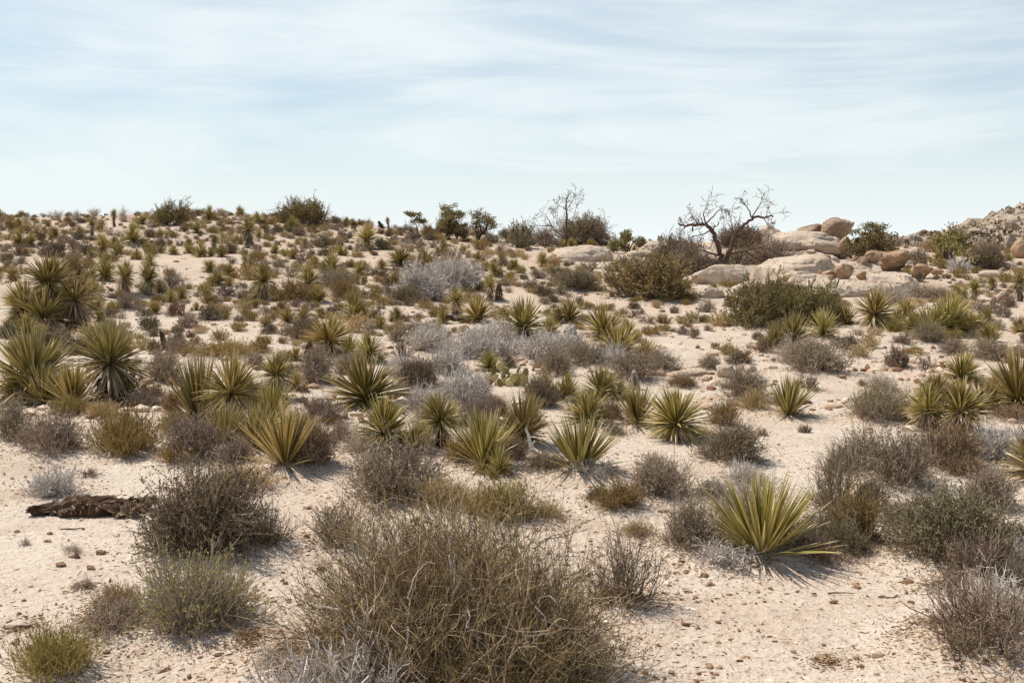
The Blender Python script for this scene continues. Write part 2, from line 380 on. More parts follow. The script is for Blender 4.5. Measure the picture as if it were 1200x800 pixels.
def bush_kind(k, rng, lod):
    """lod 0 near, 1 far -> stems chunks, leaf chunks, stem mat, leaf mat, H"""
    f = 1 if lod == 0 else .33; g = 1 if lod == 0 else 1.75
    I = lambda n: int(n*f)
    if k == 'g': a = bush(rng, H=.6, n0=44 if lod == 0 else 26, n1=I(340), n2=I(1500), nl=I(23000), lump=.4, tilt=84, leafs=.0135*g, leafw=.5, thick=.0030*g, spreadleaf=1.1, t2leaf=(.45, 1.0), wob=.18, up=.03); m = ('gstem', 'gleaf')
    elif k == 'd': a = bush(rng, H=.68, n0=70 if lod == 0 else 34, n1=I(800), n2=I(2200), nl=I(36000), leafs=.0145*g, leafw=.5, tilt=78, thick=.0034*g, lump=.38, spreadleaf=1.1, t2leaf=(.45, 1.0), wob=.17, up=.03); m = ('dstem', 'dleaf')
    elif k == 'o': a = bush(rng, H=.62, n0=120 if lod == 0 else 60, n1=I(700), n2=I(900), nl=I(6500), leafs=.05*g**.5, leafw=.13*g, thick=.0030*g, wob=.05, up=.1, rad0=.14, tilt=85, spreadleaf=.25, upleaf=.7, lump=.2); m = ('oleaf', 'oleaf')
    elif k == 's': a = bush(rng, H=.6, n0=120 if lod == 0 else 60, n1=I(500), n2=I(500), nl=I(4500), leafs=.07*g**.5, leafw=.08*g, thick=.0025*g, wob=.05, up=.1, rad0=.12, tilt=80, spreadleaf=.25, upleaf=.7, lump=.15); m = ('sleaf', 'sleaf')
    elif k == 'l': a = bush(rng, H=.5, n0=46, n1=I(520), n2=I(1900), nl=0, thick=.0078*g, wob=.3, up=.02, tilt=84, lump=.3, rad0=.2, l1=(.15, .35), l2=(.06, .16)); m = ('silver', 'silver')
    elif k == 'r': a = bush(rng, H=.6, n0=110 if lod == 0 else 50, n1=I(900), n2=I(2200), nl=I(10000), leafs=.024*g, leafw=.3, thick=.0038*g, wob=.06, up=.08, tilt=80, rad0=.12, t2leaf=(.75, 1), spreadleaf=.3, upleaf=.8, lump=.35); m = ('rstem', 'rtip')
    elif k == 'e': a = bush(rng, H=.6, n0=46, n1=I(500), n2=I(1700), nl=I(30000), leafs=.018*g, leafw=.55, thick=.004*g, tilt=86, lump=.55, rad0=.22, spreadleaf=1.2, t2leaf=(.4, 1.0), l1=(.12, .28)); m = ('dstem', 'eleaf')
    elif k == 'b': a = bush(rng, H=.62, n0=26, n1=I(200), n2=I(800), nl=I(2500), leafs=.012*g, leafw=.4, thick=.0050*g, wob=.12, up=.05, tilt=80, lump=.3, rad0=.05); m = ('dstem', 'gleaf')
    elif k == 'n': a = bush(rng, H=.65, n0=50, n1=I(500), n2=I(1500), nl=I(18000), leafs=.018*g, leafw=.35, thick=.0032*g, lump=.3, spreadleaf=.9); m = ('brown', 'nleaf')
    elif k == 'm': a = bush(rng, H=.6, n0=50, n1=I(500), n2=I(1900), nl=I(3500), leafs=.02*g, leafw=.3, thick=.0045*g, wob=.2, lump=.35, tilt=84, rad0=.2); m = ('brown', 'litter')
    elif k == 'w': a = bush(rng, H=.55, n0=44, n1=I(360), n2=I(1200), nl=I(1500), leafs=.015*g, leafw=.35, thick=.0032*g, lump=.3); m = ('wstem', 'wstem')
    return a, m
BH = dict(g=.6, d=.68, o=.62, s=.6, l=.5, r=.6, e=.6, b=.62, n=.65, m=.6, w=.55)
TEMPL = {}
def measure(chunks):
    V = np.concatenate([c[0] for c in chunks]); r = np.percentile(np.hypot(V[:, 0], V[:, 1]), 97); return 2*r, np.percentile(V[:, 2], 99)
def bush_templates(k, lod, nvar):
    res = []
    for i in range(nvar):
        rng = np.random.default_rng(hash_seed(k, lod, i))
        (st, lf), (ms, ml) = bush_kind(k, rng, lod)
        w, h = measure(st+lf)
        if lod == 0:
            parts = [('branches', mesh(k+'b', st, [MT[ms]]))]
            if lf: parts.append(('foliage', mesh(k+'f', lf, [MT[ml]])))
        else:
            lf2 = [(c[0], c[1], c[2], 1) for c in lf]
            parts = [(None, mesh(k+'s', st+lf2, [MT[ms], MT[ml]]))]
        res.append((parts, w, h))
    return res
def hash_seed(*a):
    s = 7
    for x in a:
        for ch in str(x): s = (s*131+ord(ch)) % 1000003
    return s
def yucca_templates(kind, hc, nvar, n=110):
    res = []
    for i in range(nvar):
        rng = np.random.default_rng(hash_seed('y', kind, hc, i))
        hd = yucca_head(rng, kind, hc, n, lean=(rng.uniform(-.18, .18), rng.uniform(-.15, .15)))
        allc = list(hd['leaf_rosette']); pts = [(p, mesh(p, hd[p], [MT[YM[p]]])) for p in hd]
        if kind == 'y' and i % 2:
            for j in range(rng.integers(1, 3)):
                az = rng.uniform(0, 6.28); sc = rng.uniform(.45, .75); off = np.array([math.cos(az), math.sin(az), 0])*rng.uniform(.28, .5)
                pup = yucca_head(rng, 'y', .1, int(n*.6))
                for p in pup:
                    for c in pup[p]: c[0][:] = c[0]*sc+off
                    pts.append((p, mesh(p, pup[p], [MT[YM[p]]])))
                allc += pup['leaf_rosette']
        w, h = measure(allc)
        if kind == 'y' and i % 2: w *= .9
        res.append((pts, w, h))
    return res
def templ(key, lod):
    kk = (key, lod)
    if kk not in TEMPL:
        if key in BH: TEMPL[kk] = bush_templates(key, lod, 4 if lod == 0 else 5)
        elif key == 'y': TEMPL[kk] = yucca_templates('y', .12, 12)
        elif key == 'f': TEMPL[kk] = yucca_templates('f', .05, 7, 85)
        else: TEMPL[kk] = yucca_templates('y', float(key[1:]), 5)
    return TEMPL[kk]
NAMES = dict(g='grey_bush', d='dark_bush', o='olive_tuft', s='straw_tuft', l='silver_dead_bush', r='rabbitbrush', e='evergreen_shrub', b='twiggy_bush', n='rusty_bush', m='brown_dead_bush', w='pale_bush', y='yucca', f='yucca', t='yucca')
CATS = dict(g='bush', d='bush', o='tuft', s='tuft', l='dead bush', r='bush', e='shrub', b='bush', n='bush', m='dead bush', w='bush', y='yucca', f='yucca', t='yucca')
cnt = {}
def put_plant(k, u, v, w, h, D=None, xyz=None, wm=None, hm=None, lod=None, rng=random.Random(3)):
    if xyz is None:
        x, y, z, dd = ground_at(u, v)
    else: x, y, z, dd = xyz
    sw = w*dd/F if wm is None else wm; sh = h*dd/F if hm is None else hm
    if k in 'yft': sw *= 1.28; sh *= 1.12
    elif v < 500: sw *= 1.08; sh *= 1.08
    if k == 't':
        r = sh/sw; r *= .86; sh *= .9; hc = max(.25, min(1.25, round((r-.55)/.25)*.25)); key = 't%.2f' % hc; lod_ = 0
    elif k in 'yf': key = k; lod_ = 0
    else: key = k; lod_ = (0 if w > 34 else 1) if lod is None else lod
    T = templ(key, lod_); i = cnt.get(key, 0); cnt[key] = i+1
    parts, tw, th = T[i % len(T)]
    s = sw/tw; sz = sh/th
    sz = s*max(.38, min(1.45, sz/s))
    name = NAMES[k]
    rot = rng.uniform(0, 6.28)
    if len(parts) == 1:
        return link(name, parts[0][1], None, (x, y, z-.01), rot, (s, s, sz))
    e = link(name, None, None, (x, y, z-.01), rot, (s, s, sz)); e.empty_display_size = .2; tk = None
    for p, me in parts:
        c = link(p, me, tk if p == 'dead_leaf_skirt' else e)
        if p == 'trunk': tk = c
    return e

def tree_rec(rng, segs, O, D, ln, r, lvl, maxl, wob=.16, up=.06, nchild=(2, 4), ratio=(.55, .8), ang=.7, ends=None, K=6):
    P = [np.array(O, float)]; d = np.array(D, float)/np.linalg.norm(D)
    for k in range(K-1):
        d = d+rng.normal(size=3)*wob+np.array([0, 0, up]); d /= np.linalg.norm(d)
        P.append(P[-1]+d*ln/(K-1))
    P = np.array(P); r1 = r*.62 if lvl < maxl else r*.3
    segs.append((P, np.linspace(r, r1, K)))
    if lvl >= maxl:
        if ends is not None: ends.append(P[-1]); ends.append(P[-3])
        return
    n = rng.integers(nchild[0], nchild[1]+1)
    for i in range(n):
        t = 1.0 if i == 0 else rng.uniform(.35, .95)
        q = t*(K-1); a = min(int(q), K-2); o = P[a]*(1-(q-a))+P[a+1]*(q-a)
        nd = d+rng.normal(size=3)*ang*(.5 if i == 0 else 1)
        tree_rec(rng, segs, o, nd, ln*rng.uniform(*ratio), (r+(r1-r)*t)*(.95 if i == 0 else .65), lvl+1, maxl, wob, up, nchild, ratio, ang, ends, K)
def segs_chunks(segs, rng, S=6):
    out = []
    for K in set(len(s[0]) for s in segs):
        ss = [s for s in segs if len(s[0]) == K]
        big = [s for s in ss if s[1][0] > .03]; sm = [s for s in ss if s[1][0] <= .03]
        for g, q in ((big, 8), (sm, 4)):
            if g: out.append(tubes(np.array([s[0] for s in g]), np.array([s[1] for s in g]), rng, q, rng.uniform(.1, .9, len(g))))
    return out
def live_tree(name, label, cat, u, v, w, h, seed, ntr=3, clusters=70, lean=0, gaps=1.0, leaf=.09, group=None, mat='tleaf', per=90, low=.25, cl=.12):
    rng = np.random.default_rng(seed); x, y, z, dd = ground_at(u, v); W = w*dd/F; H = h*dd/F
    root = link(name, None, None, (x, y, z-.03)); tag(root, label, cat, group)
    segs = []; ends = []
    for i in range(ntr):
        a = rng.uniform(0, 6.28) if ntr > 1 else 0
        D = (math.cos(a)*.5*(ntr > 1)+lean, math.sin(a)*.5*(ntr > 1), .9)
        tree_rec(rng, segs, (0, 0, -.05), D, H*.42, H*.035, 0, 3, wob=.2, up=.02, ang=.75, ends=ends, ratio=(.6, .85))
    E = np.array(ends); c = E.mean(0)
    ext = np.percentile(np.abs(E[:, :2]), 95)
    sc = np.array([W*.46/max(ext, .01), W*.46/max(ext, .01), H*.93/E[:, 2].max()])
    segs = [(P*np.where(np.arange(len(P))[:, None] >= 0, sc[None], 1), r) for P, r in segs]; E = E*sc
    main = [s for s in segs if s[1][0] > H*.03]; rest = [s for s in segs if s[1][0] <= H*.03]
    tr = link('trunk', mesh('trunk', segs_chunks(main, rng), [MT['bark']], True), root)
    if rest: link('branch', mesh('branch', segs_chunks(rest, rng), [MT['bark']]), root)
    E = E[E[:, 2] > H*low]
    if len(E) > clusters: E = E[rng.choice(len(E), clusters, replace=False)]
    C = []; V = []; Dd = []
    for e in E:
        n = int(per*rng.uniform(.5, 1.3)); s = H*cl*rng.uniform(.6, 1.3)
        q = rng.normal(size=(n, 3))*np.array([s, s, s*.6])*.6; C.append(e+q); V.append(np.clip(rng.uniform(0, 1)*.5+.5*rng.uniform(0, 1, n), 0, 1)); Dd.append(q+rng.normal(size=(n, 3))*s)
    C = np.concatenate(C); V = np.concatenate(V); Dd = np.concatenate(Dd)
    C[:, 2] = np.maximum(C[:, 2], .02)
    link('crown', mesh('crown', [leaves(C, Dd, leaf*rng.uniform(.6, 1.4, len(C)), leaf*.55, rng, V)], [MT[mat]]), root)
    return root
def dead_tree(label, u, v, limbs, seed, twigs=3, ox=0, oy=0):
    """limbs: crop-space polylines (4x zoom), each with root radius m; first point of first limb = base"""
    rng = np.random.default_rng(seed); x, y, z, dd = ground_at(u, v)
    root = link('dead_tree', None, None, (x, y, z-.05)); tag(root, label, 'dead tree')
    k = dd/F/4
    bu, bv = limbs[0][0][0]
    segs_main = []; segs_tw = []; pos = {}
    for li, (pts, r0) in enumerate(limbs):
        yy = pos.get(pts[0], 0.0); slope = rng.uniform(-.6, .6)
        P = []
        for i, p in enumerate(pts):
            if i: yy += slope*math.hypot(p[0]-pts[i-1][0], p[1]-pts[i-1][1])*k+rng.normal()*.05
            pos.setdefault(p, yy); P.append(((p[0]-bu)*k, yy if i else pos[p], (bv-p[1])*k))
        P = np.array(P); n = 4*len(P); Q = dense(P, n)
        # smooth + jitter
        for _ in range(3): Q[1:-1] = (Q[:-2]+Q[1:-1]*2+Q[2:])/4
        Q[1:-1] += rng.normal(size=(n-2, 3))*r0*.16
        rr = np.linspace(r0*.66, max(r0*.2, .011), n)
        segs_main.append((Q, rr))
        for j in range(int(n*.42)):
            a = rng.integers(int(n*.35), n); dj = nrm(Q[min(a, n-1)]-Q[a-1])
            tree_rec(rng, segs_tw, Q[a], dj*.8+rng.normal(size=3)*.75+np.array([0, 0, .25]), rng.uniform(.26, .66)*min(1, dd/60), max(rr[a]*.35, .011), 0, 2, wob=.3, up=.04, ang=.9, nchild=(2, 3), ratio=(.5, .75), K=5)
    nT = len(segs_main)
    link('trunk', mesh('trunk', [tubes(s[0][None], s[1][None], rng, 8, .4) for s in segs_main[:2]], [MT['deadbark']], True), root)
    for s in segs_main[2:]:
        link('branch', mesh('branch', [tubes(s[0][None], s[1][None], rng, 7, rng.uniform(.2, .7))], [MT['deadbark']], True), root)
    link('twigs', mesh('twigs', segs_chunks([(P, np.maximum(r, .009)) for P, r in segs_tw], rng), [MT['deadbark']]), root)
    return root

def ico(sub):
    import bmesh
    bm = bmesh.new(); bmesh.ops.create_icosphere(bm, subdivisions=sub, radius=1)
    V = np.array([v.co[:] for v in bm.verts]); Fc = np.array([[q.index for q in f.verts] for f in bm.faces]); bm.free(); return V, Fc
ICO4 = ico(5); ICO1 = ico(1); ICO2 = ico(2); ICO3 = ico(4)
def rock_mesh(name, w, d, h, seed, mat, cuts=10, cutd=(.62, .92), rough=.1, hi=True, layer=0.0, under=0):
    rng = np.random.default_rng(seed); V, Fc = ICO4 if hi else ICO3; V = V.copy()
    n = nrm(rng.normal(size=(cuts, 3))); dist = rng.uniform(*cutd, cuts)
    if under: n = np.concatenate([[[.25, -.72, -.62], [.8, -.35, -.45]], n]); n = nrm(n); dist = np.concatenate([[under, under*1.25], dist]); cuts += 2
    for i in range(cuts):
        q = V@n[i]; over = np.maximum(q-dist[i], 0); V -= over[:, None]*n[i]*.93
    s = seed*1.7
    nn = nrm(V)
    V += nn*(fbm(V[:, 0]*1.5+s, V[:, 1]*1.5, V[:, 2]*1.5, 5, seed, g=.5)*rough)[:, None]
    cr_ = np.abs(vnoise(V[:, 0]*1.1+s, V[:, 1]*1.1, V[:, 2]*2.0+s, seed+31))
    V -= nn*(np.clip(.06-cr_, 0, 1)*1.3)[:, None]
    rd_ = 1-np.abs(vnoise(V[:, 0]*3.1+s, V[:, 1]*3.1, V[:, 2]*4.0, seed+51)); V -= nn*(np.clip(rd_-.9, 0, 1)*rough*4)[:, None]
    st_ = fbm(V[:, 0]*2+s, V[:, 1]*2, V[:, 2]*3, 2, seed+9); V += nn*((np.floor(st_*4)/4-st_)*rough*.9)[:, None]
    if layer: V -= nn*(np.clip(np.sin(V[:, 2]*9+fbm(V[:, 0], V[:, 1], V[:, 2], 2, seed)*2)-.8, 0, 1)*layer)[:, None]
    mn, mx = V.min(0), V.max(0); V = (V-(mn+mx)/2)/((mx-mn)/2)
    V *= np.array([w/2, d/2, h/2])
    return mesh(name, [(V, Fc, np.full(len(V), .5), 0)], [MT[mat]], True)
